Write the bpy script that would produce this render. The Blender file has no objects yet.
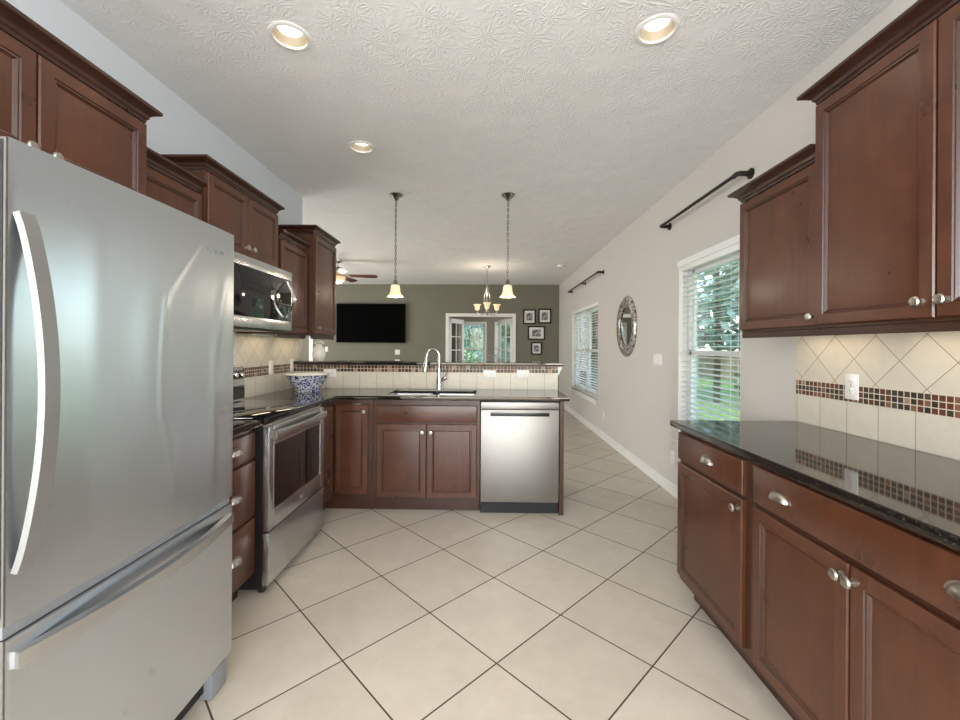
import bpy, bmesh, math, random
from mathutils import Vector, Matrix
random.seed(7)
S = bpy.context.scene
COL = S.collection
PI = math.pi

# ------------------------------------------------------------------ camera
cam_data = bpy.data.cameras.new('camera')
cam = bpy.data.objects.new('camera', cam_data); COL.objects.link(cam)
cam_data.sensor_width = 36.0
cam_data.lens = 417.6 / 960 * 36.0
cam_data.shift_y = -13.6 / 960
cam_data.clip_start = 0.05
cam.matrix_world = (Matrix.Translation((0, 0, 1.317)) @ Matrix.Rotation(0.0162, 4, 'Z')
                    @ Matrix.Rotation(PI / 2, 4, 'X') @ Matrix.Rotation(0.0062, 4, 'Z'))
S.camera = cam

# ------------------------------------------------------------------ world, daylight, fill lights, exposure
world = bpy.data.worlds.new('sky'); S.world = world; world.use_nodes = True
wn = world.node_tree; wn.nodes.clear()
wo = wn.nodes.new('ShaderNodeOutputWorld'); wb = wn.nodes.new('ShaderNodeBackground')
sk = wn.nodes.new('ShaderNodeTexSky')
try:
    sk.sky_type = 'NISHITA'; sk.sun_disc = False
    sk.sun_elevation = math.radians(50); sk.sun_rotation = math.radians(200)
except Exception:
    pass
wb.inputs[1].default_value = 0.95
wn.links.new(sk.outputs[0], wb.inputs[0]); wn.links.new(wb.outputs[0], wo.inputs[0])
vs = S.view_settings
S.display_settings.display_device = 'sRGB'
vs.view_transform = 'Standard'; vs.look = 'None'; vs.exposure = 0.17; vs.gamma = 1.0
vs.use_curve_mapping = False

def area(name, loc, rot, sx, sy, power, col):
    l = bpy.data.lights.new(name, 'AREA'); l.shape = 'RECTANGLE'; l.size = sx; l.size_y = sy
    l.energy = power; l.color = col
    o = bpy.data.objects.new(name, l); COL.objects.link(o); o.location = loc; o.rotation_euler = rot
    return o
# unseen fill panel added in front of the rear opening behind the photographer
area('rear_fill', (-0.1, -4.3, 1.38), (PI / 2, 0, 0), 3.3, 2.6, 40, (0.98, 0.99, 1.0))
# added fill panels along the windowless side walls behind the photographer
area('side_fill', (1.64, -2.6, 1.45), (PI / 2, 0, PI / 2), 2.8, 2.0, 190, (0.98, 0.99, 1.0))
area('side_fill', (-1.76, -2.4, 1.45), (PI / 2, 0, -PI / 2), 2.8, 2.0, 190, (0.98, 0.99, 1.0))
# added fill panel for the living room, far left, out of view
area('living_fill', (-6.3, 6.4, 1.35), (PI / 2, 0, -PI / 2), 3.8, 2.1, 175, (0.97, 0.985, 1.0))
# fill panel added to brighten the sunroom, out of view behind the olive wall
area('sunroom_fill', (2.5, 11.2, 1.5), (PI / 2, 0, PI / 2), 2.2, 1.6, 45, (0.95, 0.98, 1.0))
# summer sun on the garden (comes over the roof, does not enter the room)
sun_l = bpy.data.lights.new('sun', 'SUN'); sun_l.energy = 4.0; sun_l.angle = 0.01; sun_l.color = (1.0, 0.95, 0.86)
sun = bpy.data.objects.new('sun', sun_l); COL.objects.link(sun)
sun.rotation_euler = (math.radians(28), math.radians(-22), 0)

# ------------------------------------------------------------------ node helpers
class NT:
    def __init__(s, name):
        s.mat = bpy.data.materials.new(name); s.mat.use_nodes = True
        s.t = s.mat.node_tree
        s.b = s.t.nodes['Principled BSDF']; s.out = s.t.nodes['Material Output']
    def n(s, k): return s.t.nodes.new(k)
    def set(s, sock, v):
        if isinstance(v, (int, float)): sock.default_value = v
        elif isinstance(v, (tuple, list)):
            sock.default_value = tuple(v) + ((1.0,) if len(v) == 3 and len(sock.default_value) == 4 else ())
        else: s.t.links.new(v, sock)
    def m(s, op, a, b=0.0, c=0.0):
        n = s.n('ShaderNodeMath'); n.operation = op
        s.set(n.inputs[0], a); s.set(n.inputs[1], b); s.set(n.inputs[2], c)
        return n.outputs[0]
    def pos(s):
        g = s.n('ShaderNodeNewGeometry'); return g.outputs['Position']
    def obj(s):
        return s.n('ShaderNodeTexCoord').outputs['Object']
    def xyz(s, v):
        n = s.n('ShaderNodeSeparateXYZ'); s.set(n.inputs[0], v); return n.outputs
    def vec(s, x, y, z):
        n = s.n('ShaderNodeCombineXYZ')
        for i, q in enumerate((x, y, z)): s.set(n.inputs[i], q)
        return n.outputs[0]
    def mapping(s, v, scale=(1, 1, 1), rot=(0, 0, 0)):
        n = s.n('ShaderNodeMapping'); s.set(n.inputs['Vector'], v)
        n.inputs['Scale'].default_value = scale; n.inputs['Rotation'].default_value = rot
        return n.outputs[0]
    def noise(s, v, scale, detail=4, rough=0.5, dist=0.0):
        n = s.n('ShaderNodeTexNoise'); s.set(n.inputs['Vector'], v)
        n.inputs['Scale'].default_value = scale; n.inputs['Detail'].default_value = detail
        n.inputs['Roughness'].default_value = rough; n.inputs['Distortion'].default_value = dist
        return n.outputs[0]
    def voro(s, v, scale, feat='F1', out='Distance'):
        n = s.n('ShaderNodeTexVoronoi'); n.feature = feat; s.set(n.inputs['Vector'], v)
        n.inputs['Scale'].default_value = scale
        return n.outputs[out]
    def white(s, v):
        n = s.n('ShaderNodeTexWhiteNoise'); n.noise_dimensions = '3D'; s.set(n.inputs['Vector'], v)
        return n.outputs['Value']
    def ramp(s, f, stops, const=False):
        n = s.n('ShaderNodeValToRGB'); s.set(n.inputs[0], f)
        cr = n.color_ramp
        if const: cr.interpolation = 'CONSTANT'
        while len(cr.elements) < len(stops): cr.elements.new(0.5)
        for e, (p, c) in zip(cr.elements, stops):
            e.position = p; e.color = (c + (1,)) if len(c) == 3 else c
        return n.outputs[0]
    def mix(s, f, a, b):
        n = s.n('ShaderNodeMix'); n.data_type = 'RGBA'
        s.set(n.inputs[0], f); s.set(n.inputs[6], a); s.set(n.inputs[7], b)
        return n.outputs[2]
    def rng(s, v, a, b, c=0.0, d=1.0):
        n = s.n('ShaderNodeMapRange'); s.set(n.inputs[0], v)
        for i, q in enumerate((a, b, c, d)): n.inputs[i + 1].default_value = q
        return n.outputs[0]
    def bump(s, h, strength, dist=0.01):
        n = s.n('ShaderNodeBump'); n.inputs['Strength'].default_value = strength
        n.inputs['Distance'].default_value = dist; s.set(n.inputs['Height'], h)
        s.t.links.new(n.outputs[0], s.b.inputs['Normal']); return n
    def grid(s, u, v, su, sv, g):
        """0 on grout, 1 on tile; plus a random value per tile"""
        r = []; ids = []
        for q, z in ((u, su), (v, sv)):
            t = s.m('DIVIDE', q, z); f = s.m('FRACT', t); ids.append(s.m('FLOOR', t))
            r.append(s.m('MULTIPLY', s.m('MINIMUM', f, s.m('SUBTRACT', 1.0, f)), z))
        mask = s.rng(s.m('MINIMUM', r[0], r[1]), g / 2 - 0.0004, g / 2 + 0.0006)
        return mask, s.white(s.vec(ids[0], ids[1], 0.5))
    def fin(s, col=None, rough=None, metal=None, **kw):
        if col is not None: s.set(s.b.inputs['Base Color'], col)
        if rough is not None: s.set(s.b.inputs['Roughness'], rough)
        if metal is not None: s.set(s.b.inputs['Metallic'], metal)
        for k, v in kw.items(): s.set(s.b.inputs[k.replace('_', ' ')], v)
        return s.mat

def plain(name, col, rough=0.5, metal=0.0, var=0.06, scale=9, **kw):
    t = NT(name)
    f = t.noise(t.pos(), scale, 3)
    lo = tuple(c * (1 - var) for c in col); hi = tuple(min(1, c * (1 + var)) for c in col)
    return t.fin(t.ramp(f, [(0.3, lo), (0.7, hi)]), rough, metal, **kw)

def emit(name, col, strength):
    t = NT(name)
    return t.fin(col, 0.5, 0, Emission_Color=col, Emission_Strength=strength)

M = {}
def make_wood(name, dark, light, rough):
    t = NT(name); p = t.pos()
    a = t.noise(t.mapping(p, (14, 14, 1.6)), 2.2, 5, 0.6, 0.6)
    b = t.noise(p, 5.5, 3, 0.55)
    f = t.m('ADD', t.m('MULTIPLY', a, 0.45), t.m('MULTIPLY', b, 0.55))
    c = t.ramp(f, [(0.32, dark), (0.68, light)])
    t.bump(a, 0.03, 0.003)
    return t.fin(c, t.rng(b, 0.3, 0.7, rough - 0.04, rough + 0.05), 0, Coat_Weight=0.10, Coat_Roughness=0.2)
M['wood'] = make_wood('cherry_wood', (0.050, 0.0158, 0.0070), (0.102, 0.0335, 0.0142), 0.31)
M['frame'] = make_wood('cherry_wood_shaded_frame', (0.034, 0.0112, 0.0055), (0.062, 0.0205, 0.0095), 0.34)  # glaze tone plus the shade of recessed gaps, put into the colour
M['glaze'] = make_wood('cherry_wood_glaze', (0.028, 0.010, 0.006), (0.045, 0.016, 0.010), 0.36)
M['crown'] = make_wood('cherry_wood_crown', (0.026, 0.0095, 0.006), (0.052, 0.018, 0.010), 0.30)
M['blade'] = make_wood('fan_blade_wood', (0.075, 0.022, 0.012), (0.13, 0.045, 0.025), 0.4)

def granite():
    t = NT('black_granite'); p = t.pos()
    v = t.voro(p, 420, 'F1', 'Color')
    s = t.xyz(v)[0]
    n = t.noise(p, 110, 4, 0.7)
    c = t.ramp(s, [(0.0, (0.010, 0.008, 0.006)), (0.55, (0.018, 0.014, 0.010)), (0.76, (0.045, 0.034, 0.023)), (0.93, (0.10, 0.078, 0.052))], True)
    c2 = t.mix(t.rng(n, 0.45, 0.62), (0.008, 0.008, 0.008), c)
    return t.fin(c2, 0.05, 0, IOR=1.58, Specular_Tint=(1.0, 0.90, 0.76))
M['granite'] = granite()

def floor_mat():
    t = NT('floor_tile'); p = t.pos(); X, Y, Z = t.xyz(p)
    s = 0.32209 * math.sqrt(2); k = 1 / math.sqrt(2)
    x = t.m('ADD', X, 0.27325); y = t.m('SUBTRACT', Y, 2.05855)
    u = t.m('MULTIPLY', t.m('ADD', x, y), k); v = t.m('MULTIPLY', t.m('SUBTRACT', x, y), k)
    mask, rnd = t.grid(u, v, s, s, 0.0062)
    n = t.noise(p, 7, 6, 0.65); n2 = t.noise(p, 60, 3)
    f = t.m('ADD', t.m('MULTIPLY', n, 0.75), t.m('ADD', t.m('MULTIPLY', rnd, 0.18), t.m('MULTIPLY', n2, 0.1)))
    tile = t.ramp(f, [(0.3, (0.49, 0.43, 0.35)), (0.72, (0.585, 0.525, 0.44))])
    c = t.mix(mask, (0.055, 0.032, 0.019), tile)
    t.bump(mask, 0.35, 0.002)
    return t.fin(c, t.mix(mask, (0.8, 0.8, 0.8), (0.34, 0.34, 0.34)))
M['floor'] = floor_mat()

def ceiling_mat():
    t = NT('textured_ceiling'); p = t.pos()
    w = t.noise(p, 3.5, 2, 0.5)
    # stomp-brush plaster: a fan of short ridges round every stomp centre
    def stomp(scale, k, seed):
        q = t.mapping(p, (1, 1, 0)); n = t.n('ShaderNodeTexVoronoi'); n.voronoi_dimensions = '2D'
        m_ = t.n('ShaderNodeMapping'); t.set(m_.inputs['Vector'], q); m_.inputs['Location'].default_value = (seed, seed * 0.7, 0)
        t.t.links.new(m_.outputs[0], n.inputs['Vector']); n.inputs['Scale'].default_value = scale
        d = t.n('ShaderNodeVectorMath'); d.operation = 'SUBTRACT'
        t.t.links.new(m_.outputs[0], d.inputs[0]); t.t.links.new(n.outputs['Position'], d.inputs[1])
        dx, dy, _ = t.xyz(d.outputs[0])
        an = t.m('ARCTAN2', dy, dx)
        wob = t.noise(p, 26, 3, 0.6)
        r = t.m('SINE', t.m('ADD', t.m('MULTIPLY', an, k), t.m('MULTIPLY', wob, 9.0)))
        r = t.m('POWER', t.m('ABSOLUTE', r), 3.0)
        return t.m('MULTIPLY', r, t.rng(n.outputs['Distance'], 0.04, 0.62, 1.0, 0.0))
    fine = t.noise(p, 70, 3, 0.6)
    h = t.m('ADD', t.m('ADD', stomp(5.2, 7.0, 0.0), stomp(6.1, 6.0, 3.3)), t.m('ADD', t.m('MULTIPLY', fine, 0.25), t.m('MULTIPLY', t.noise(p, 9, 3), 0.8)))
    t.bump(h, 0.30, 0.012)
    c = t.ramp(w, [(0.3, (0.80, 0.80, 0.795)), (0.7, (0.83, 0.83, 0.825))])
    return t.fin(c, 0.85)
M['ceiling'] = ceiling_mat()

def wall_mat(name, c, bump=0.06):
    t = NT(name); p = t.pos()
    n = t.noise(p, 1.4, 3); n2 = t.noise(p, 130, 3, 0.6)
    t.bump(n2, bump, 0.004)
    return t.fin(t.ramp(n, [(0.3, tuple(q * 0.985 for q in c)), (0.7, tuple(min(1, q * 1.015) for q in c))]), 0.7)
M['greige'] = wall_mat('greige_paint', (0.585, 0.555, 0.51))
M['bluegrey'] = wall_mat('pale_blue_grey_wall', (0.62, 0.665, 0.71))  # bluer tone than the greige walls
M['olive'] = wall_mat('olive_grey_paint', (0.175, 0.168, 0.125))
M['taupe'] = wall_mat('taupe_paint', (0.27, 0.225, 0.175))
M['white'] = plain('white_trim_paint', (0.78, 0.77, 0.74), 0.4, var=0.015)
M['plastic'] = plain('white_plastic', (0.80, 0.79, 0.76), 0.35, var=0.015)
M['slat'] = plain('white_blind_slat', (0.82, 0.82, 0.79), 0.4, var=0.015)
M['slot'] = plain('dark_slot', (0.03, 0.03, 0.03), 0.6)
M['nickel'] = plain('brushed_nickel', (0.50, 0.465, 0.415), 0.28, 1.0, 0.05)
M['chrome'] = plain('chrome', (0.52, 0.51, 0.49), 0.16, 1.0, 0.03)
M['pewter'] = plain('pewter', (0.30, 0.285, 0.265), 0.25, 1.0, 0.08)
M['bronze'] = plain('dark_bronze', (0.035, 0.028, 0.024), 0.42, 0.7, 0.1)
M['black'] = plain('black_enamel', (0.012, 0.012, 0.013), 0.3, 0, 0.1)
M['matteblack'] = plain('matte_black', (0.010, 0.010, 0.010), 0.7, 0, 0.1)
M['glassblack'] = plain('black_glass', (0.006, 0.006, 0.007), 0.04, 0, 0.1, IOR=1.6)
M['ovenglass'] = plain('oven_window_glass', (0.012, 0.007, 0.005), 0.05, 0, 0.1, IOR=1.6)
M['screen'] = plain('television_screen', (0.001, 0.001, 0.001), 0.4, 0, 0.1, Specular_IOR_Level=0.02)
M['ceramic'] = plain('white_ceramic', (0.78, 0.76, 0.72), 0.22, 0, 0.03)
M['greyplastic'] = plain('grey_plastic', (0.20, 0.21, 0.22), 0.5, 0, 0.06)

def steel(name, col, rough, axis):
    t = NT(name); p = t.pos()
    sc = {'x': (2, 400, 400), 'y': (400, 2, 400), 'z': (400, 400, 2)}[axis]
    n = t.noise(t.mapping(p, sc), 1.0, 3, 0.6)
    t.bump(n, 0.012, 0.0004)
    return t.fin(t.ramp(n, [(0.3, tuple(c * 0.97 for c in col)), (0.7, col)]), t.rng(n, 0.3, 0.7, rough - 0.015, rough + 0.025), 1.0)
M['steel'] = plain('brushed_stainless', (0.60, 0.61, 0.62), 0.27, 1.0, 0.015)
M['steel_handle'] = plain('brushed_stainless_handle', (0.30, 0.297, 0.29), 0.5, 0.8, 0.02)
M['steel_fridge'] = steel('brushed_stainless_door', (0.64, 0.675, 0.72), 0.29, 'z')
M['steel_dish'] = steel('brushed_stainless_warm', (0.33, 0.315, 0.295), 0.46, 'z')
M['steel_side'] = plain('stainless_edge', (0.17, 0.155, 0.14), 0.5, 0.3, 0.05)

def splash(name, kind, axis, u0=0.0, v0=0.0, size=0.0):
    """kind: diamond / row / mosaic, u runs along world axis"""
    t = NT(name); p = t.pos(); X, Y, Z = t.xyz(p)
    u = t.m('SUBTRACT', X if axis == 'x' else Y, u0); v = t.m('SUBTRACT', Z, v0)
    if kind == 'mosaic':
        mask, rnd = t.grid(u, v, size, size, 0.0034)
        tile = t.ramp(rnd, [(0, (0.055, 0.040, 0.028)), (0.28, (0.12, 0.042, 0.024)), (0.48, (0.030, 0.030, 0.025)),
                            (0.68, (0.22, 0.105, 0.06)), (0.80, (0.08, 0.06, 0.04)), (0.91, (0.36, 0.23, 0.15))], True)
        n = t.noise(p, 160, 3)
        tile = t.mix(t.rng(n, 0.45, 0.75, 0, 0.4), tile, (0.13, 0.085, 0.06))
        c = t.mix(mask, (0.62, 0.54, 0.44), tile)
        t.bump(mask, 0.3, 0.001)
        return t.fin(c, t.mix(mask, (0.8, 0.8, 0.8), (0.22, 0.22, 0.22)), IOR=1.35)
    if kind == 'row':
        mask, rnd = t.grid(u, t.m('ADD', v, 0.5), 0.1551, 3.0, 0.0026)
    else:
        k = 1 / math.sqrt(2); s = 0.2095 * k
        mask, rnd = t.grid(t.m('MULTIPLY', t.m('ADD', u, v), k), t.m('MULTIPLY', t.m('SUBTRACT', u, v), k), s, s, 0.0026)
    n = t.noise(p, 18, 4, 0.6)
    f = t.m('ADD', t.m('MULTIPLY', n, 0.8), t.m('MULTIPLY', rnd, 0.2))
    tile = t.ramp(f, [(0.3, (0.595, 0.545, 0.45)), (0.7, (0.655, 0.605, 0.505))])
    c = t.mix(mask, (0.23, 0.17, 0.11), tile)
    t.bump(mask, 0.25, 0.001)
    return t.fin(c, 0.3)
CT = 0.925                                  # worktop height
SP = {}
for ax, u0 in (('y', 1.8195), ('x', 0.08)):
    SP[ax] = dict(diamond=splash('diagonal_tile_' + ax, 'diamond', ax, u0, 1.165),
                  row=splash('square_tile_' + ax, 'row', ax, u0 - 0.0135, CT),
                  mosaic=splash('mosaic_tile_' + ax, 'mosaic', ax, 0.0, 1.0725 if ax == 'y' else 1.0745, 0.0257 if ax == 'y' else 0.0315))

def bowl_mat():
    t = NT('blue_and_white_porcelain'); p = t.obj()
    v = t.voro(p, 42, 'F1', 'Distance')
    n = t.noise(p, 48, 3, 0.6, 1.5)
    f = t.m('MAXIMUM', t.rng(v, 0.34, 0.40, 1, 0), t.rng(n, 0.52, 0.55))
    c = t.mix(f, (0.72, 0.74, 0.78), (0.012, 0.035, 0.20))
    return t.fin(c, 0.12)
M['bowl'] = bowl_mat()

def mosaic_mirror():
    t = NT('silver_mosaic_frame'); p = t.obj()
    v = t.voro(p, 55, 'F1', 'Color'); s = t.xyz(v)[0]
    e = t.voro(p, 55, 'DISTANCE_TO_EDGE', 'Distance')
    c = t.ramp(s, [(0.0, (0.20, 0.14, 0.09)), (0.35, (0.45, 0.42, 0.40)), (0.7, (0.62, 0.62, 0.66)), (0.9, (0.30, 0.20, 0.13))], True)
    c = t.mix(t.rng(e, 0.0, 0.06), (0.05, 0.04, 0.03), c)
    return t.fin(c, 0.22, 0.45)
M['mosaic_frame'] = mosaic_mirror()
M['mirror'] = plain('mirror_glass', (0.85, 0.87, 0.88), 0.02, 1.0, 0.01)

def glass(name):
    t = NT(name)
    tr = t.n('ShaderNodeBsdfTransparent'); gl = t.n('ShaderNodeBsdfGlossy'); gl.inputs['Roughness'].default_value = 0.02
    fr = t.n('ShaderNodeFresnel'); fr.inputs['IOR'].default_value = 1.45
    tr.inputs[0].default_value = (0.94, 0.97, 0.96, 1)
    mx = t.n('ShaderNodeMixShader')
    t.t.links.new(t.m('MULTIPLY', fr.outputs[0], 0.6), mx.inputs[0])
    t.t.links.new(tr.outputs[0], mx.inputs[1]); t.t.links.new(gl.outputs[0], mx.inputs[2])
    t.t.links.new(mx.outputs[0], t.out.inputs[0])
    return t.mat
M['glass'] = glass('window_glass')

def frosted():
    t = NT('frosted_amber_glass')
    t.fin((0.88, 0.74, 0.54), 0.35, 0, Emission_Color=(1.0, 0.68, 0.36), Emission_Strength=0.42)
    return t.mat
M['shade'] = frosted()
M['bulb'] = emit('lit_bulb', (1.0, 0.87, 0.66), 9.0)
M['lens'] = emit('lit_lens', (1.0, 0.95, 0.86), 2.2)
M['baffle'] = plain('cream_baffle', (0.50, 0.42, 0.30), 0.45, 0, 0.02)

def grass_mat():
    t = NT('lawn_grass'); p = t.pos()
    n = t.noise(p, 2.2, 6, 0.7); n2 = t.noise(p, 40, 3)
    f = t.m('ADD', t.m('MULTIPLY', n, 0.6), t.m('MULTIPLY', n2, 0.4))
    return t.fin(t.ramp(f, [(0.3, (0.12, 0.28, 0.05)), (0.7, (0.30, 0.52, 0.13))]), 0.8)
M['grass'] = grass_mat()
def leaf_mat(name, a, b):
    t = NT(name); p = t.pos()
    return t.fin(t.ramp(t.noise(p, 3, 4, 0.7), [(0.3, a), (0.7, b)]), 0.6)
M['leaf'] = leaf_mat('tree_leaves', (0.10, 0.19, 0.09), (0.30, 0.42, 0.23))
M['leaf2'] = leaf_mat('blue_green_needles', (0.12, 0.21, 0.18), (0.30, 0.42, 0.36))
M['bark'] = plain('bark', (0.09, 0.06, 0.04), 0.8, 0, 0.3)
M['fence'] = plain('weathered_fence', (0.42, 0.33, 0.24), 0.8, 0, 0.25)
M['mat'] = plain('picture_mat', (0.75, 0.74, 0.71), 0.6, 0, 0.02)
def print_mat():
    t = NT('grey_photo_print'); p = t.obj()
    n = t.noise(p, 16, 3, 0.6)
    return t.fin(t.ramp(n, [(0.36, (0.05, 0.05, 0.055)), (0.52, (0.22, 0.22, 0.23)), (0.64, (0.55, 0.55, 0.54))]), 0.5)
M['print'] = print_mat()
M['silverleaf'] = plain('silver_blue_foliage', (0.42, 0.47, 0.52), 0.35, 0.3, 0.25, 30)
M['table'] = make_wood('dark_table_wood', (0.03, 0.015, 0.01), (0.07, 0.03, 0.02), 0.3)

# ------------------------------------------------------------------ mesh helpers
class MB:
    def __init__(s):
        s.v = []; s.f = []; s.mi = []
    def add(s, vs, fs, mi=0):
        k = len(s.v); s.v += [tuple(v) for v in vs]
        for f in fs: s.f.append(tuple(i + k for i in f)); s.mi.append(mi)
        return s
    def bm(s, b, mi=0):
        b.verts.index_update()
        s.add([v.co.copy() for v in b.verts], [[v.index for v in f.verts] for f in b.faces], mi); b.free()
        return s
    def box(s, x0, y0, z0, x1, y1, z1, bev=0.0, seg=2, mi=0):
        x0, x1 = min(x0, x1), max(x0, x1); y0, y1 = min(y0, y1), max(y0, y1); z0, z1 = min(z0, z1), max(z0, z1)
        b = bmesh.new(); bmesh.ops.create_cube(b, size=1)
        for v in b.verts:
            v.co = ((x0 + x1) / 2 + v.co.x * (x1 - x0), (y0 + y1) / 2 + v.co.y * (y1 - y0), (z0 + z1) / 2 + v.co.z * (z1 - z0))
        if bev > 0: bmesh.ops.bevel(b, geom=b.edges[:], offset=bev, segments=seg, affect='EDGES', profile=0.5)
        return s.bm(b, mi)
    def tube(s, pts, r, n=10, caps=True, closed=False, mi=0):
        pts = [Vector(p) for p in pts]; N = len(pts)
        rr = r if isinstance(r, (list, tuple)) else [r] * N
        vs = []; up = None
        for i, p in enumerate(pts):
            if closed: t = (pts[(i + 1) % N] - pts[i - 1]).normalized()
            else: t = (pts[min(i + 1, N - 1)] - pts[max(i - 1, 0)]).normalized()
            if up is None:
                up = Vector((0, 0, 1)) if abs(t.z) < 0.9 else Vector((1, 0, 0))
            a = t.cross(up).normalized(); up = a.cross(t).normalized()
            for k in range(n):
                q = 2 * PI * k / n
                vs.append(p + (a * math.cos(q) + up * math.sin(q)) * rr[i])
        fs = []
        for i in range(N if closed else N - 1):
            j = (i + 1) % N
            for k in range(n):
                l = (k + 1) % n
                fs.append((i * n + k, i * n + l, j * n + l, j * n + k))
        if caps and not closed:
            fs.append(tuple(range(n - 1, -1, -1))); fs.append(tuple((N - 1) * n + k for k in range(n)))
        return s.add(vs, fs, mi)
    def sweep(s, path, sec, up=(0, 0, 1), mi=0):
        """closed 2D section (side, up) swept along path"""
        pts = [Vector(p) for p in path]; N = len(pts); n = len(sec); up = Vector(up); vs = []
        for i, p in enumerate(pts):
            t = (pts[min(i + 1, N - 1)] - pts[max(i - 1, 0)]).normalized()
            a = t.cross(up).normalized(); u = a.cross(t).normalized()
            sc = sec[i] if isinstance(sec[0][0], (list, tuple)) else sec
            for (q, w) in sc: vs.append(p + a * q + u * w)
        if isinstance(sec[0][0], (list, tuple)): n = len(sec[0])
        fs = [(i * n + k, i * n + (k + 1) % n, (i + 1) * n + (k + 1) % n, (i + 1) * n + k) for i in range(N - 1) for k in range(n)]
        fs += [tuple(range(n - 1, -1, -1)), tuple((N - 1) * n + k for k in range(n))]
        return s.add(vs, fs, mi)
    def lathe(s, prof, c=(0, 0, 0), axis='z', n=28, mi=0):
        """prof: (radius, height) pairs; closed ends when radius is 0"""
        vs = []; fs = []; c = Vector(c)
        def P(r, h, a):
            x, y = r * math.cos(a), r * math.sin(a)
            return {'z': Vector((x, y, h)), 'y': Vector((x, h, -y)), '-y': Vector((x, -h, y)), 'x': Vector((h, x, y)), '-x': Vector((-h, x, -y))}[axis] + c
        rings = []
        for (r, h) in prof:
            if r < 1e-6: rings.append([len(vs)]); vs.append(P(0, h, 0))
            else:
                rings.append([len(vs) + k for k in range(n)]); vs += [P(r, h, 2 * PI * k / n) for k in range(n)]
        for a, b in zip(rings, rings[1:]):
            for k in range(n):
                l = (k + 1) % n
                if len(a) == 1 and len(b) == 1: continue
                if len(a) == 1: fs.append((a[0], b[l], b[k]))
                elif len(b) == 1: fs.append((a[k], a[l], b[0]))
                else: fs.append((a[k], a[l], b[l], b[k]))
        return s.add(vs, fs, mi)
    def rings(s, w, h, rg, mis=None, x0=0.0, z0=0.0):
        """nested rectangles (inset, y): a moulded panel facing -Y, lower left at (x0, z0)"""
        vs = []; fs = []; mi = []
        for (i, y) in rg: vs += [(x0 + i, y, z0 + i), (x0 + w - i, y, z0 + i), (x0 + w - i, y, z0 + h - i), (x0 + i, y, z0 + h - i)]
        for r in range(len(rg) - 1):
            for k in range(4):
                l = (k + 1) % 4
                fs.append((r * 4 + k, r * 4 + l, r * 4 + 4 + l, r * 4 + 4 + k)); mi.append(mis[r] if mis else 0)
        e = (len(rg) - 1) * 4
        fs.append((e, e + 1, e + 2, e + 3)); mi.append(0)
        fs.append((3, 2, 1, 0)); mi.append(0)
        k = len(s.v); s.v += vs; s.f += [tuple(i + k for i in f) for f in fs]; s.mi += mi
        return s
    def xf(s, mat):
        s.v = [tuple(mat @ Vector(v)) for v in s.v]; return s
    def build(s, name, mat, parent=None, smooth=30, loc=None):
        me = bpy.data.meshes.new(name); me.from_pydata(s.v, [], s.f)
        for m in (mat if isinstance(mat, (list, tuple)) else [mat]): me.materials.append(m)
        for p, i in zip(me.polygons, s.mi): p.material_index = i
        b = bmesh.new(); b.from_mesh(me); bmesh.ops.recalc_face_normals(b, faces=b.faces[:]); b.to_mesh(me); b.free()
        if smooth:
            me.polygons.foreach_set('use_smooth', [True] * len(me.polygons))
            try: me.set_sharp_from_angle(angle=math.radians(smooth))
            except Exception: pass
        me.update()
        o = bpy.data.objects.new(name, me); COL.objects.link(o)
        if parent: o.parent = parent
        if loc: o.location = loc
        return o

def thing(name, label, cat, loc=(0, 0, 0), rz=0.0, group=None):
    o = bpy.data.objects.new(name, None); COL.objects.link(o); o.empty_display_size = 0.1
    o.location = loc; o.rotation_euler = (0, 0, rz)
    return tag(o, label, cat, group)
def tag(o, label, cat, group=None):
    o['label'] = label; o['category'] = cat
    if group: o['group'] = group
    return o
def struct(o):
    o['kind'] = 'structure'; return o
def centre(o):
    """put a mesh thing's origin at its base centre"""
    xs = [v.co for v in o.data.vertices]
    c = Vector(((min(v.x for v in xs) + max(v.x for v in xs)) / 2, (min(v.y for v in xs) + max(v.y for v in xs)) / 2, min(v.z for v in xs)))
    o.data.transform(Matrix.Translation(-c)); o.location = c
    return o
def slab(outer, holes, z0, z1, bev=0.0):
    """flat polygon with holes, extruded, rounded edges"""
    cu = bpy.data.curves.new('c', 'CURVE'); cu.dimensions = '2D'; cu.fill_mode = 'BOTH'
    cu.extrude = (z1 - z0) / 2 - bev; cu.bevel_depth = bev; cu.bevel_resolution = 2; cu.offset = -bev
    for loop in [outer] + holes:
        sp = cu.splines.new('POLY'); sp.points.add(len(loop) - 1); sp.use_cyclic_u = True
        for p, (x, y) in zip(sp.points, loop): p.co = (x, y, 0, 1)
    o = bpy.data.objects.new('c', cu); COL.objects.link(o)
    dg = bpy.context.evaluated_depsgraph_get(); dg.update()
    me = bpy.data.meshes.new_from_object(o.evaluated_get(dg))
    mb = MB(); mb.add([(v.co.x, v.co.y, v.co.z + (z0 + z1) / 2) for v in me.vertices], [tuple(p.vertices) for p in me.polygons])
    bpy.data.objects.remove(o); bpy.data.curves.remove(cu); bpy.data.meshes.remove(me)
    return mb
def circ(x, y, r, n=40): return [(x + r * math.cos(2 * PI * k / n), y + r * math.sin(2 * PI * k / n)) for k in range(n)]
def copy_tree(src, parent=None):
    c = src.copy(); COL.objects.link(c); c.parent = parent
    for ch in list(src.children): copy_tree(ch, c)
    return c
RZL, RZR = PI / 2, -PI / 2                  # cabinets facing +X (left run) and -X (right run)

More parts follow.
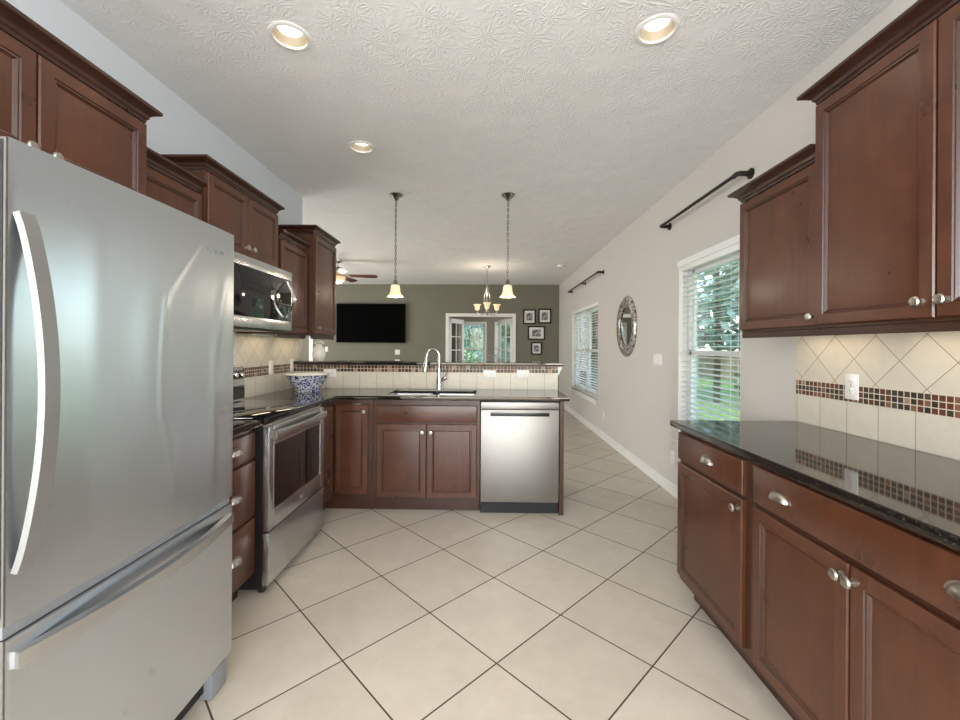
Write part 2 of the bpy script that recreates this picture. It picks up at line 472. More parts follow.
# ------------------------------------------------------------------ setting
XL, XR, YB, H = -1.80, 1.68, 9.75, 2.76
RY = -4.6
CANS = [(-0.928, 1.937), (0.764, 1.91), (-0.918, 3.02)]
struct(MB().box(-6.5, RY, -0.12, 3.2, 13.2, 0).build('floor', M['floor']))
struct(slab([(-6.5, RY), (3.2, RY), (3.2, 13.2), (-6.5, 13.2)], [circ(x, y, 0.078) for x, y in CANS], H, H + 0.03).build('ceiling', M['ceiling'], smooth=0))

def wall_x(name, x0, x1, y0, y1, z0, z1, holes, mat):
    """wall running along Y with rectangular holes (ya, yb, za, zb)"""
    mb = MB(); cur = y0
    for (a, b, c, d) in sorted(holes):
        mb.box(x0, cur, z0, x1, a, z1); mb.box(x0, a, z0, x1, b, c); mb.box(x0, a, d, x1, b, z1); cur = b
    mb.box(x0, cur, z0, x1, y1, z1)
    return struct(mb.build(name, mat, smooth=0))
def wall_y(name, y0, y1, x0, x1, z0, z1, holes, mat):
    mb = MB(); cur = x0
    for (a, b, c, d) in sorted(holes):
        mb.box(cur, y0, z0, a, y1, z1)
        if c > z0: mb.box(a, y0, z0, b, y1, c)
        mb.box(a, y0, d, b, y1, z1); cur = b
    mb.box(cur, y0, z0, x1, y1, z1)
    return struct(mb.build(name, mat, smooth=0))
W1 = (2.79, 3.69, 0.52, 2.03)
W2 = (6.35, 8.25, 0.52, 2.01)
wall_x('wall_right', XR, XR + 0.16, RY, YB, 0, H, [W1, W2], M['greige'])
wall_x('wall_left', XL - 0.12, XL, RY, 4.03, 0, H, [], M['bluegrey'])
wall_y('wall_back', YB, YB + 0.12, -6.5, XR + 0.16, 0, H, [(-0.90, 0.61, 0, 2.02)], M['olive'])
wall_y('wall_front', RY - 0.12, RY, XL - 0.12, XR + 0.16, 0, H, [(-1.75, 1.55, 0.05, 2.7)], M['greige'])
wall_y('wall_living', 3.9, 4.03, -6.5, XL - 0.12, 0, H, [], M['greige'])
wall_x('wall_living_left', -6.62, -6.5, 3.9, YB + 0.12, 0, H, [], M['olive'])
wall_y('wall_sunroom', 12.6, 12.72, -2.2, 2.6, 0, H, [(-0.80, -0.06, 0.65, 2.0), (0.28, 1.52, 0.65, 2.0)], M['taupe'])
wall_x('wall_sunroom_left', -2.32, -2.2, YB + 0.12, 12.72, 0, H, [], M['taupe'])
wall_x('wall_sunroom_right', 2.6, 2.72, YB + 0.12, 12.72, 0, H, [], M['taupe'])
# half wall of the breakfast bar
struct(MB().box(XL, 3.86, 0, 0.655, 4.02, 1.139).build('wall_bar', M['white'], smooth=0))

def baseboard(name, path, h=0.10, t=0.015):
    mb = MB()
    for (x0, y0, x1, y1, nx, ny) in path:
        mb.box(x0, y0, 0, x1 + nx * t, y1 + ny * t, h - 0.02)
        mb.box(x0, y0, h - 0.02, x1 + nx * t * 0.6, y1 + ny * t * 0.6, h)
    return struct(mb.build(name, M['white'], smooth=0))
baseboard('baseboard_right', [(XR, 2.23, XR, YB, -1, 0)])
baseboard('baseboard_back', [(-6.5, YB, -0.98, YB, 0, -1), (0.69, YB, XR - 0.016, YB, 0, -1)])
baseboard('baseboard_sunroom', [(-2.2, 12.6, 2.6, 12.6, 0, -1)])

# windows in the right wall -------------------------------------------------
def window_right(n, W, panes):
    y0, y1, z0, z1 = W
    fx0, fx1 = XR + 0.07, XR + 0.13
    fr = MB()
    fr.box(fx0, y0, z0, fx1, y0 + 0.045, z1).box(fx0, y1 - 0.045, z0, fx1, y1, z1).box(fx0, y0, z0, fx1, y1, z0 + 0.045).box(fx0, y0, z1 - 0.045, fx1, y1, z1)
    for k in range(1, panes): 
        yc = y0 + (y1 - y0) * k / panes; fr.box(fx0, yc - 0.05, z0, fx1, yc + 0.05, z1)
    fr.box(XR + 0.001, y0, z0, fx0, y0 + 0.006, z1).box(XR + 0.001, y1 - 0.006, z0, fx0, y1, z1).box(XR + 0.001, y0 + 0.006, z1 - 0.006, fx0, y1 - 0.006, z1)
    win = struct(fr.build('window_%d' % n, M['white'], smooth=0))
    zc = (z0 + z1) / 2 + 0.0
    sa = MB(); gl = MB()
    for k in range(panes):
        a = y0 + (y1 - y0) * k / panes + 0.046; b = y0 + (y1 - y0) * (k + 1) / panes - 0.046
        for (c, d, dx) in ((z0 + 0.046, zc + 0.02, 0.0), (zc - 0.02, z1 - 0.046, 0.024)):
            x0, x1 = fx0 + 0.004 + dx, fx0 + 0.027 + dx
            sa.box(x0, a, c, x1, a + 0.035, d).box(x0, b - 0.035, c, x1, b, d).box(x0, a, c, x1, b, c + 0.04).box(x0, a, d - 0.04, x1, b, d)
            gl.box(x0 + 0.009, a + 0.034, c + 0.039, x0 + 0.013, b - 0.034, d - 0.039)
    sa.build('sash', M['white'], win, 0); gl.build('pane', M['glass'], win, 0)
    MB().box(XR - 0.045, y0 - 0.04, z0 - 0.028, XR + 0.07, y1 + 0.04, z0, 0.006).box(XR - 0.016, y0 - 0.02, z0 - 0.085, XR - 0.001, y1 + 0.02, z0 - 0.03, 0.004).build('window_sill', M['white'], win)
    return win
window_right(1, W1, 1)
window_right(2, W2, 2)

def blind(label, y0, y1, z0, z1, crown):
    b = thing('window_blind', label, 'blind', (XR + 0.035, y0, z0), 0, 'white window blinds on the right wall')
    L = y1 - y0 - 0.016; b.location.y += 0.008
    sl = MB(); z = 0.03; tilt = math.radians(4)
    while z < z1 - z0 - 0.06:
        c, s_ = math.cos(tilt) * 0.025, math.sin(tilt) * 0.025
        sl.box(-0.025, 0.006, -0.0014, 0.025, L - 0.006, 0.0014)
        for i in range(len(sl.v) - 8, len(sl.v)):
            x, y, q = sl.v[i]; sl.v[i] = (x * math.cos(tilt) - q * math.sin(tilt), y, x * math.sin(tilt) + q * math.cos(tilt) + z)
        z += 0.043
    sl.build('slats', M['slat'], b, 0)
    MB().box(-0.027, 0.004, z1 - z0 - 0.05, 0.027, L - 0.004, z1 - z0, 0.004).build('headrail', M['slat'], b)
    MB().box(-0.025, 0.005, 0.003, 0.025, L - 0.005, 0.019, 0.004).build('bottom_rail', M['slat'], b)
    co = MB(); nC = max(2, round(L / 0.45))
    for k in range(nC):
        yy = 0.12 + (L - 0.24) * k / (nC - 1)
        co.tube([(-0.026, yy, 0.012), (-0.026, yy, z1 - z0 - 0.04)], 0.0014, 5).tube([(0.026, yy, 0.012), (0.026, yy, z1 - z0 - 0.04)], 0.0014, 5)
    co.build('ladder_cord', M['slat'], b)
    MB().tube([(-0.03, L - 0.05, z1 - z0 - 0.05), (-0.031, L - 0.05, z1 - z0 - 0.75)], 0.0045, 8).build('tilt_wand', M['slat'], b)
    if crown:
        v = MB(); prof = [(0, 0), (-0.012, 0.0), (-0.016, 0.014), (-0.030, 0.036), (-0.042, 0.042), (-0.042, 0.052), (0, 0.052)]
        v.sweep([(-0.0355, -0.035, z1 - z0 - 0.005), (-0.0355, L + 0.035, z1 - z0 - 0.005)], [(-p, q) for p, q in prof])
        v.build('valance', M['slat'], b)
    return b
blind('white slat blind with crown valance in the near window beside the right wall cabinets', W1[0], W1[1], W1[2] + 0.002, W1[3] - 0.002, True)
blind('white slat blind in the far wide window beyond the oval mirror', W2[0], W2[1], W2[2] + 0.002, W2[3] - 0.002, False)

# sunroom doorway -----------------------------------------------------------
c = MB()
for y0, y1 in ((YB - 0.018, YB), (YB + 0.12, YB + 0.138)):
    c.box(-0.962, y0, 0, -0.890, y1, 2.015).box(0.600, y0, 0, 0.672, y1, 2.015).box(-0.962, y0, 2.015, 0.672, y1, 2.085)
c.box(-0.90, YB, 0, -0.892, YB + 0.12, 2.012).box(0.602, YB, 0, 0.61, YB + 0.12, 2.012).box(-0.90, YB, 2.012, 0.61, YB + 0.12, 2.02)
struct(c.build('door_1', M['white'], smooth=0))
def leaf(n, x, y, ang, sgn):
    w, h = 0.735, 1.985
    fr = MB(); T = 0.02
    fr.box(0, -T, 0.012, 0.10, T, h).box(w - 0.10, -T, 0.012, w, T, h).box(0, -T, 0.012, w, T, 0.25).box(0, -T, h - 0.11, w, T, h)
    for k in range(1, 5):
        z = 0.25 + (h - 0.36) * k / 5; fr.box(0.1, -T * 0.7, z - 0.011, w - 0.1, T * 0.7, z + 0.011)
    fr.box(w / 2 - 0.011, -T * 0.7, 0.25, w / 2 + 0.011, T * 0.7, h - 0.11)
    if sgn < 0: fr.xf(Matrix.Scale(-1, 4, (1, 0, 0)))
    o = struct(fr.build('door_%d' % n, M['white'], smooth=0)); o.location = (x, y, 0); o.rotation_euler = (0, 0, ang)
    g = MB().box(0.10 * sgn, -0.003, 0.25, (w - 0.10) * sgn, 0.003, h - 0.11); g.build('pane', M['glass'], o, 0)
    hd = MB().lathe([(0, 0.02), (0.026, 0.02), (0.026, 0.028), (0.01, 0.03), (0.01, 0.055), (0.026, 0.062), (0.024, 0.078), (0, 0.083)], ((w - 0.05) * sgn, 0, 0.95), '-y', 16)
    hd.build('door_knob', M['nickel'], o)
leaf(2, -0.905, YB + 0.165, math.radians(65), 1)
leaf(3, 0.617, YB + 0.165, math.radians(-65), -1)
for n, (a, b) in ((3, (-0.80, -0.06)), (4, (0.28, 1.52))):
    fr = MB(); y0, y1 = 12.62, 12.67
    fr.box(a, y0, 0.65, a + 0.05, y1, 2.0).box(b - 0.05, y0, 0.65, b, y1, 2.0).box(a, y0, 0.65, b, y1, 0.70).box(a, y0, 1.95, b, y1, 2.0).box(a, y0, 1.215, b, y1, 1.265)
    for k in range(1, 4): fr.box(a + (b - a) * k / 4 - 0.011, y0 + 0.01, 0.65, a + (b - a) * k / 4 + 0.011, y1 - 0.01, 2.0)
    for z in (0.96, 1.6): fr.box(a, y0 + 0.01, z - 0.011, b, y1 - 0.01, z + 0.011)
    fr.box(a - 0.05, 12.585, 0.65, a, 12.6, 2.0).box(b, 12.585, 0.65, b + 0.05, 12.6, 2.0).box(a - 0.05, 12.585, 2.0, b + 0.05, 12.6, 2.06).box(a - 0.07, 12.57, 0.60, b + 0.07, 12.6, 0.65)
    w_ = struct(fr.build('window_%d' % n, M['white'], smooth=0))
    MB().box(a + 0.05, 12.643, 0.70, b - 0.05, 12.647, 1.95).build('pane', M['glass'], w_, 0)
# casing of a doorway at the left of the olive wall, seen beside the wall end
o = struct(MB().box(-4.17, YB - 0.02, 0, -4.08, YB, 2.03).box(-5.2, YB - 0.02, 2.03, -4.08, YB, 2.12).box(-5.2, YB - 0.02, 0, -5.11, YB, 2.03).build('door_4', M['white'], smooth=0))
MB().box(-5.11, YB - 0.012, 0.01, -4.17, YB - 0.001, 2.03).build('door_panel', M['olive'], o, 0)
# frame of the unseen opening added behind the photographer to let light in
fr = MB()
for x in (-1.75, -0.13, 1.49): fr.box(x, RY - 0.1, 0.05, x + 0.06, RY - 0.04, 2.7)
fr.box(-1.75, RY - 0.1, 2.64, 1.55, RY - 0.04, 2.7).box(-1.75, RY - 0.1, 0.05, 1.55, RY - 0.04, 0.11)
struct(fr.build('window_5', M['white'], smooth=0))

# ------------------------------------------------------------------ cabinets
T = 0.02
def knob(parent, x, z, y=-T):
    MB().lathe([(0.0105, 0.0), (0.0105, 0.003), (0.006, 0.005), (0.0055, 0.013), (0.011, 0.017), (0.0165, 0.021), (0.0165, 0.026), (0.0125, 0.030), (0, 0.0318)], (x, y, z), '-y', 20).build('knob', M['nickel'], parent)
def cup_pull(parent, x, z, y=-T):
    a, b, c_ = 0.043, 0.030, 0.025
    mb = MB(); N, K = 20, 8
    for r in (1.0, 0.90):
        vs = []
        for k in range(K + 1):
            ph = PI / 2 * k / K
            for i in range(N + 1):
                th = PI * i / N
                vs.append((x + a * r * math.cos(th), y - c_ * r * math.sin(th) * math.sin(ph), z - 0.012 + b * r * math.sin(th) * math.cos(ph)))
        fs = [(k * (N + 1) + i, k * (N + 1) + i + 1, (k + 1) * (N + 1) + i + 1, (k + 1) * (N + 1) + i) for k in range(K) for i in range(N)]
        mb.add(vs, fs)
    # lip between the two shells and the flange on the drawer
    n0 = 0; n1 = (N + 1) * (K + 1); e = K * (N + 1)
    mb.f += [(n0 + e + i, n0 + e + i + 1, n1 + e + i + 1, n1 + e + i) for i in range(N)]; mb.mi += [0] * N
    vs = []
    for i in range(N + 1):
        th = PI * i / N
        for (s_, yy) in ((1.0, -0.0002), (1.14, -0.0002), (1.14, -0.003), (1.0, -0.003)):
            vs.append((x + a * s_ * math.cos(th), y + yy, z - 0.012 + b * s_ * math.sin(th)))
    mb.add(vs, [(i * 4 + k, i * 4 + (k + 1) % 4, i * 4 + 4 + (k + 1) % 4, i * 4 + 4 + k) for i in range(N) for k in range(4)])
    mb.build('cup_pull', M['nickel'], parent, 50)
def door(parent, x, z, w, h, kn=None, fr=0.058):
    rg = [(0, -0.0005), (0, -T + 0.004), (0.004, -T), (fr - 0.016, -T), (fr - 0.013, -T + 0.0035), (fr - 0.008, -T + 0.0025), (fr - 0.003, -T + 0.0075), (fr, -T + 0.010), (fr + 0.004, -T + 0.0095)]
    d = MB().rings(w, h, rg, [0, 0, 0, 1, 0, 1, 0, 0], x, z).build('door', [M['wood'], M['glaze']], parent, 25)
    if kn: knob(d, kn[0], kn[1])
    return d
def drawer(parent, x, z, w, h, pulls=()):
    rg = [(0, -0.0005), (0, -T + 0.005), (0.002, -T + 0.002), (0.007, -T)]
    d = MB().rings(w, h, rg, None, x, z).build('drawer', [M['wood']], parent, 25)
    for p in pulls: cup_pull(d, p, z + h / 2)
    return d
def carcass(parent, w, depth, z0, z1, x0=0.0):
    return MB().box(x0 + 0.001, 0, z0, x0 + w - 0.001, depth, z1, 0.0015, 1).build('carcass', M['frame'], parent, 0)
def crown(parent, w, depth, z, left=True, right=True, k=1.0):
    prof = [(0.0, 0.0), (0.006, 0.0), (0.008, 0.012), (0.014, 0.016), (0.018, 0.028), (0.036, 0.040), (0.049, 0.044), (0.052, 0.048), (0.052, 0.058), (0.0, 0.058)]
    vs = []; np_ = len(prof)
    for (o, q) in prof:
        o *= k
        xl = -o if left else 0.001; xr = w + o if right else w - 0.001
        pts = [(xl, -o)]
        pts = ([(xl, depth)] if left else []) + [(xl, -o), (xr, -o)] + ([(xr, depth)] if right else [])
        vs += [(px, py, z + q) for px, py in pts]
    n = 2 + (1 if left else 0) + (1 if right else 0)
    fs = [(i * n + k, i * n + k + 1, ((i + 1) % np_) * n + k + 1, ((i + 1) % np_) * n + k) for i in range(np_) for k in range(n - 1)]
    fs += [tuple(i * n for i in range(np_)), tuple(i * n + n - 1 for i in range(np_ - 1, -1, -1))]
    MB().add(vs, fs).box(0.001, 0, z + 0.045, w - 0.001, depth, z + 0.056).build('crown_molding', M['crown'], parent, 20)
def rail(parent, w, depth, z):
    MB().box(0.002, 0.0, z - 0.03, w - 0.002, 0.02, z - 0.0005, 0.002, 1).build('light_rail', M['crown'], parent, 0)

def fill_under(parent, x, y, z, sx, sy, power, col=(1.0, 0.80, 0.55)):
    l = bpy.data.lights.new('lamp', 'AREA'); l.shape = 'RECTANGLE'; l.size = sx; l.size_y = sy; l.energy = power; l.color = col
    o = bpy.data.objects.new('lamp', l); COL.objects.link(o); o.parent = parent; o.location = (x, y, z)
def upper(name, label, facing, y, front, wallx, w, z0, z1, doors, cl, cr, group, knobs, lr=True):
    """wall cabinet; y = world Y of its local left end, front = X of the door faces"""
    rz = RZL if facing > 0 else RZR
    face = front - T * facing
    t = thing(name, label, 'cabinet', (face, y, z0), rz, group)
    depth = abs(face - wallx) - 0.001
    carcass(t, w, depth, 0, z1 - z0)
    g = 0.006; dw = (w - g * (doors + 1)) / doors
    for k in range(doors):
        x = g + k * (dw + g)
        door(t, x, 0.012, dw, z1 - z0 - 0.024, knobs[k](x, dw) if knobs else None)
    crown(t, w, depth, z1 - z0, cl, cr, 0.82 if facing > 0 else 1.0)
    if lr:
        rail(t, w, depth, 0)
        MB().box(0.06, depth - 0.12, -0.012, w - 0.06, depth - 0.08, -0.0005, 0.003).build('added_strip_light', M['plastic'], t)  # unseen strip and its lamp, added to brighten the tile below
        fill_under(t, w / 2, depth - 0.10, -0.014, w - 0.14, 0.03, 0.7 * w)
    return t
kz = 0.062
KR = lambda x, dw: (x + dw - 0.032, kz)
KRf = lambda x, dw: (x + dw - 0.032, 0.046)
KLf = lambda x, dw: (x + 0.032, 0.046)
KL = lambda x, dw: (x + 0.032, kz)
GL, GR_ = 'wall cabinets on the left', 'wall cabinets on the right'
upper('wall_cabinet', 'two-door cherry wall cabinet above the stainless refrigerator', 1, 0.81, -1.327, XL, 0.802, 1.835, 2.185, 2, True, True, GL, [KRf, KLf], False)
upper('wall_cabinet', 'low single-door cherry wall cabinet between the refrigerator cabinet and the microwave cabinet', 1, 1.66, -1.49, XL, 0.508, 1.40, 2.11, 1, False, False, GL, [KR])
upper('wall_cabinet', 'raised two-door cherry wall cabinet directly above the microwave', 1, 2.17, -1.47, XL, 0.75, 1.845, 2.24, 2, True, True, GL, [KR, KL], False)
upper('wall_cabinet', 'narrow single-door cherry wall cabinet right of the microwave, below its taller neighbour', 1, 2.965, -1.478, XL, 0.462, 1.40, 2.09, 1, False, False, GL, [KL])
upper('wall_cabinet', 'tall cherry wall cabinet at the end of the left run, next to the television', 1, 3.43, -1.42, XL, 0.485, 1.40, 2.245, 1, True, True, GL, [KL])
upper('wall_cabinet', 'shorter single-door cherry wall cabinet beside the near window', -1, 2.275, 1.355, XR, 0.538, 1.40, 2.10, 1, True, False, GR_, [lambda x, dw: (x + dw - 0.010, 0.048)])
upper('wall_cabinet', 'tall two-door cherry wall cabinet at the right edge of the photo', -1, 1.735, 1.335, XR, 0.934, 1.40, 2.318, 2, True, True, GR_, [KR, KL])

def toe(parent, w, depth, x0=0.0):
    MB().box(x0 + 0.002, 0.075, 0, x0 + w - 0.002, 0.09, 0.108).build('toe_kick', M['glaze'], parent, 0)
def base(name, label, x, y, rz, w, depth, group=None):
    t = thing(name, label, 'cabinet', (x, y, 0), rz, group)
    carcass(t, w, depth, 0.11, CT - 0.032)
    toe(t, w, depth)
    return t
GB = 'base cabinets'
# right run
t = base('base_cabinet', 'cherry base cabinet with one drawer and one door, nearest the near window', 1.02, 2.21, RZR, 0.622, 0.655, GB)
drawer(t, 0.012, 0.740, 0.548, 0.137, [0.303]); door(t, 0.012, 0.142, 0.548, 0.58, (0.536, 0.684))
t = base('base_cabinet', 'wide cherry base cabinet with one long drawer over two doors on the right', 1.02, 1.588, RZR, 0.89, 0.655, GB)
drawer(t, 0.004, 0.742, 0.842, 0.137, [0.150, 0.712]); door(t, 0.004, 0.142, 0.414, 0.58, (0.401, 0.684)); door(t, 0.424, 0.142, 0.422, 0.58, (0.441, 0.684))
# left run
t = base('drawer_cabinet', 'cherry base cabinet with three stacked drawers between refrigerator and range', -1.22, 1.66, RZL, 0.506, 0.575, GB)
for z, h in ((0.733, 0.132), (0.432, 0.284), (0.133, 0.284)): drawer(t, 0.01, z, 0.488, h, [0.322])
# corner cabinet
t = thing('corner_cabinet', 'cherry corner base cabinet with two doors meeting between range and sink cabinet', 'cabinet', (-1.22, 3.295, 0), 0, GB)
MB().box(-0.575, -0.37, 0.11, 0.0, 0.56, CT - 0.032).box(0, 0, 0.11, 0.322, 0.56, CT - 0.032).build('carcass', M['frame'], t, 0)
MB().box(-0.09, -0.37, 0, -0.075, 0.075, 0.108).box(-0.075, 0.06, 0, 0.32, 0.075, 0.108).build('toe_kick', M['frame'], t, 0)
d = MB().rings(0.338, 0.706, [(0, -0.0005), (0, -T + 0.004), (0.004, -T), (0.042, -T), (0.045, -T + 0.0035), (0.05, -T + 0.0025), (0.055, -T + 0.0075), (0.058, -T + 0.01), (0.062, -T + 0.0095)], [0, 0, 0, 1, 0, 1, 0, 0], 0, 0.145)
d.xf(Matrix.Translation((0, -0.366, 0)) @ Matrix.Rotation(PI / 2, 4, 'Z')); d.build('door', [M['wood'], M['glaze']], t, 25)
d = door(t, 0.030, 0.145, 0.258, 0.706, (0.258, 0.795))
MB().box(0.165, -0.016, 0.853, 0.225, -0.002, 0.858).build('latch', M['nickel'], t)
# sink cabinet
t = thing('sink_cabinet', 'cherry sink base cabinet with a false drawer front and two doors beside the dishwasher', 'cabinet', (-0.895, 3.295, 0), 0, GB)
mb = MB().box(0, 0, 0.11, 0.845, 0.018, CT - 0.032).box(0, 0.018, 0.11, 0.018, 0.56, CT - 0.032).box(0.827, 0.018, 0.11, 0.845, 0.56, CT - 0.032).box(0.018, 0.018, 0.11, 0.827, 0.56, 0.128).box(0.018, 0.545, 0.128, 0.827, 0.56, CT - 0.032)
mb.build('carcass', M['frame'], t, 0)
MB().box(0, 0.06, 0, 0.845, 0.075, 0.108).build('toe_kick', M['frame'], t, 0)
MB().rings(0.792, 0.134, [(0, -0.0005), (0, -T + 0.005), (0.002, -T + 0.002), (0.007, -T)], None, 0.03, 0.715).build('false_drawer_front', M['wood'], t, 25)
door(t, 0.030, 0.122, 0.393, 0.58, (0.392, 0.640)); door(t, 0.428, 0.122, 0.393, 0.58, (0.460, 0.640))
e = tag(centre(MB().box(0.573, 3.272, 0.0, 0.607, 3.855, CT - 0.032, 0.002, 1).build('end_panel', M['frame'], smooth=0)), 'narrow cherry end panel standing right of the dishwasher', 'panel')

# worktops ------------------------------------------------------------------
sx0, sx1, sy0, sy1 = -0.81, -0.09, 3.36, 3.735
def rrect(x0, y0, x1, y1, r, n=6):
    p = []
    for cx, cy, a in ((x1 - r, y1 - r, 0), (x0 + r, y1 - r, 90), (x0 + r, y0 + r, 180), (x1 - r, y0 + r, 270)):
        for k in range(n + 1):
            q = math.radians(a + 90 * k / n); p.append((cx + r * math.cos(q), cy + r * math.sin(q)))
    return p
hole = rrect(sx0, sy0, sx1, sy1, 0.03) 
TK = 0.031
o = slab([(XL + 0.014, 2.926), (-1.175, 2.926), (-1.175, 3.25), (0.646, 3.25), (0.646, 3.842), (XL + 0.014, 3.842)], [hole], CT - TK, CT, 0.004).build('worktop', M['granite'], smooth=30)
tag(centre(o), 'black granite worktop running from the range round the corner along the sink peninsula', 'worktop', 'granite worktops')
o = slab([(XL + 0.014, 1.645), (-1.175, 1.645), (-1.175, 2.166), (XL + 0.014, 2.166)], [], CT - TK, CT, 0.004).build('worktop', M['granite'])
tag(centre(o), 'short black granite worktop over the drawers between refrigerator and range', 'worktop', 'granite worktops')
o = slab([(0.988, 0.68), (XR - 0.012, 0.68), (XR - 0.012, 2.28), (0.996, 2.28)], [], CT - TK, CT, 0.004).build('worktop', M['granite'])
tag(centre(o), 'long black granite worktop on the right-hand base cabinets', 'worktop', 'granite worktops')
o = slab([(XL + 0.001, 3.82), (0.704, 3.82), (0.704, 4.13), (XL + 0.001, 4.13)], [], 1.14, 1.17, 0.004).build('bar_top', M['granite'])
tag(centre(o), 'raised black granite breakfast bar top behind the sink', 'bar top')
o = MB().sweep([(0.657, 3.865, 1.06), (0.657, 3.90, 1.06)], [(0, 0), (0, 0.079), (0.04, 0.079), (0.038, 0.055), (0.02, 0.03), (0.012, 0.0)]).build('corbel', M['white'])
tag(o, 'small white corbel under the right end of the bar top', 'corbel')

# backsplashes --------------------------------------------------------------
def backsplash(label, axis, fixed, th, a, b, zr, zm, zt):
    t = thing('tile_backsplash', label, 'backsplash', (fixed, a, CT) if axis == 'y' else (a, fixed, CT), 0, 'tiled backsplashes')
    def part(nm, z0, z1, mat, grow=0.0):
        if axis == 'y':
            s_ = 1 if th > 0 else -1
            m = MB().box(0, 0, z0 - CT, th + grow * s_, b - a, z1 - CT)
        else: m = MB().box(0, 0, z0 - CT, b - a, th - grow, z1 - CT)
        m.build(nm, mat, t, 0)
    part('square_tile_row', CT + 0.001, zr, SP[axis]['row'])
    part('mosaic_band', zr, zm, SP[axis]['mosaic'], 0.001)
    if zt: part('diagonal_tile_field', zm, zt, SP[axis]['diamond'])
backsplash('beige tile backsplash with mosaic band above the right worktop', 'y', XR - 0.001, -0.010, 0.68, 2.278, 1.0725, 1.1496, 1.398)
backsplash('beige tile backsplash with mosaic band behind the range on the left wall', 'y', XL + 0.001, 0.010, 1.66, 3.855, 1.0725, 1.1496, 1.399)
backsplash('low beige tile backsplash with mosaic band below the raised bar', 'x', 3.859, -0.010, XL + 0.012, 0.655, 1.0745, 1.1375, None)
o = MB().box(XL + 0.001, 3.861, 1.172, XL + 0.011, 4.028, 1.399).build('tile_backsplash', SP['y']['diamond'], smooth=0)
tag(centre(o), 'narrow end of beige wall tile above the bar top at the wall corner', 'backsplash', 'tiled backsplashes')

# ------------------------------------------------------------------ refrigerator
t = thing('refrigerator', 'large stainless steel refrigerator with bottom freezer drawer at the left edge', 'refrigerator', (-1.08, 0.857, 0), RZL)
W = 0.780
MB().box(0.004, 0.012, 0.03, W - 0.004, 0.70, 1.735, 0.004).build('cabinet_body', M['greyplastic'], t)
def steel_front(z0, z1, dents, wave, ridges=()):
    nx, nz = 120, 84; D = 0.078; vs = []; fs = []
    for j in range(nz + 1):
        for i in range(nx + 1):
            x = W * i / nx; z = z0 + (z1 - z0) * j / nz
            e = min(x, W - x); rd = 0.001
            y = -D + (rd - math.sqrt(max(0, rd * rd - max(0, rd - e) ** 2)))
            y -= 0.006 * (1 - ((x - W / 2) / (W / 2)) ** 2)
            u = math.sin(PI * i / nx) * math.sin(PI * j / nz)
            y += wave * u * (math.sin(x * 17 + 1.4 * math.sin(z * 3.1)) + 0.55 * math.sin(x * 41 + 2.2 * math.sin(z * 5.3 + 1)) + 0.5 * math.sin(z * 7 + x * 9))
            for pts, a, wd in ridges:
                for (za, xa), (zb, xb) in zip(pts, pts[1:]):
                    if za <= z <= zb:
                        xc = xa + (xb - xa) * (z - za) / (zb - za)
                        f = min(1, (z - pts[0][0]) / 0.1, (pts[-1][0] - z) / 0.1)
                        y -= a * f * math.exp(-((x - xc) / wd) ** 2); break
            for (dx, dz, r, a) in dents:
                q = ((x - dx) ** 2 + (z - dz) ** 2) / (r * r); y += a * math.exp(-q)
            vs.append((x, y, z))
    for j in range(nz):
        for i in range(nx):
            a = j * (nx + 1) + i; fs.append((a, a + 1, a + nx + 2, a + nx + 1))
    m = MB().add(vs, fs)
    m.box(0.0, -D + 0.006, z0, W, -0.004, z1, mi=1)
    # top and bottom caps closing the bowed front
    top = [nz * (nx + 1) + i for i in range(nx + 1)]; bot = list(range(nx + 1))
    k = len(m.v); m.v += [(W, -0.06, z1), (0, -0.06, z1), (W, -0.06, z0), (0, -0.06, z0)]
    m.f += [tuple(top + [k, k + 1]), tuple(bot + [k + 2, k + 3])]; m.mi += [0, 0]
    return m
dr = steel_front(0.722, 1.75, [], 0.0013, [([(0.80, 0.47), (1.0, 0.436), (1.11, 0.403), (1.274, 0.408), (1.47, 0.424), (1.73, 0.626)], 0.0020, 0.014), ([(0.75, 0.650), (1.1, 0.656), (1.3, 0.664), (1.6, 0.725)], 0.0022, 0.022), ([(0.80, 0.20), (1.2, 0.17), (1.7, 0.19)], 0.0026, 0.045)]).build('door', [M['steel_fridge'], M['steel_side']], t, 40)
MB().box(-0.0012, -0.067, 0.74, -0.0002, -0.05, 1.745).box(-0.0012, -0.040, 0.74, -0.0002, -0.022, 1.745).build('edge_trim', M['black'], dr, 0)
dw = steel_front(0.112, 0.692, [(0.29, 0.30, 0.010, 0.006), (0.38, 0.345, 0.009, 0.005)], 0.0008).build('freezer_drawer', [M['steel_fridge'], M['steel_side']], t, 40)
MB().box(0.004, -0.066, 0.692, W - 0.004, -0.002, 0.722).build('gasket', M['greyplastic'], t, 0)
# long bowed door handle
N = 28; path = []; sec = []
for k in range(N + 1):
    q = k / N; z = 0.83 + (1.596 - 0.83) * q
    path.append((0.026, -0.084 - 0.058 * math.sin(PI * q) ** 0.8, z))
MB().sweep(path, [(-0.019, -0.006), (-0.016, 0.006), (0.016, 0.006), (0.019, -0.006)], (0, -1, 0)).build('door_handle', M['steel_handle'], dr, 40)
path = []
for k in range(N + 1):
    q = k / N
    path.append((0.016 + (W - 0.032) * q, -0.080 - 0.050 * math.sin(PI * q) ** 0.9, 0.642))
MB().sweep(path, [(-0.010, -0.019), (0.011, -0.017), (0.011, 0.017), (-0.010, 0.019)]).build('drawer_handle', M['steel'], dw, 40)
MB().box(W - 0.11, -0.05, 1.752, W - 0.01, 0.02, 1.768, 0.004).build('hinge_cover', M['black'], t)
MB().box(0.02, -0.045, 0.035, W - 0.02, 0.01, 0.104).build('kick_grille', M['matteblack'], t, 0)
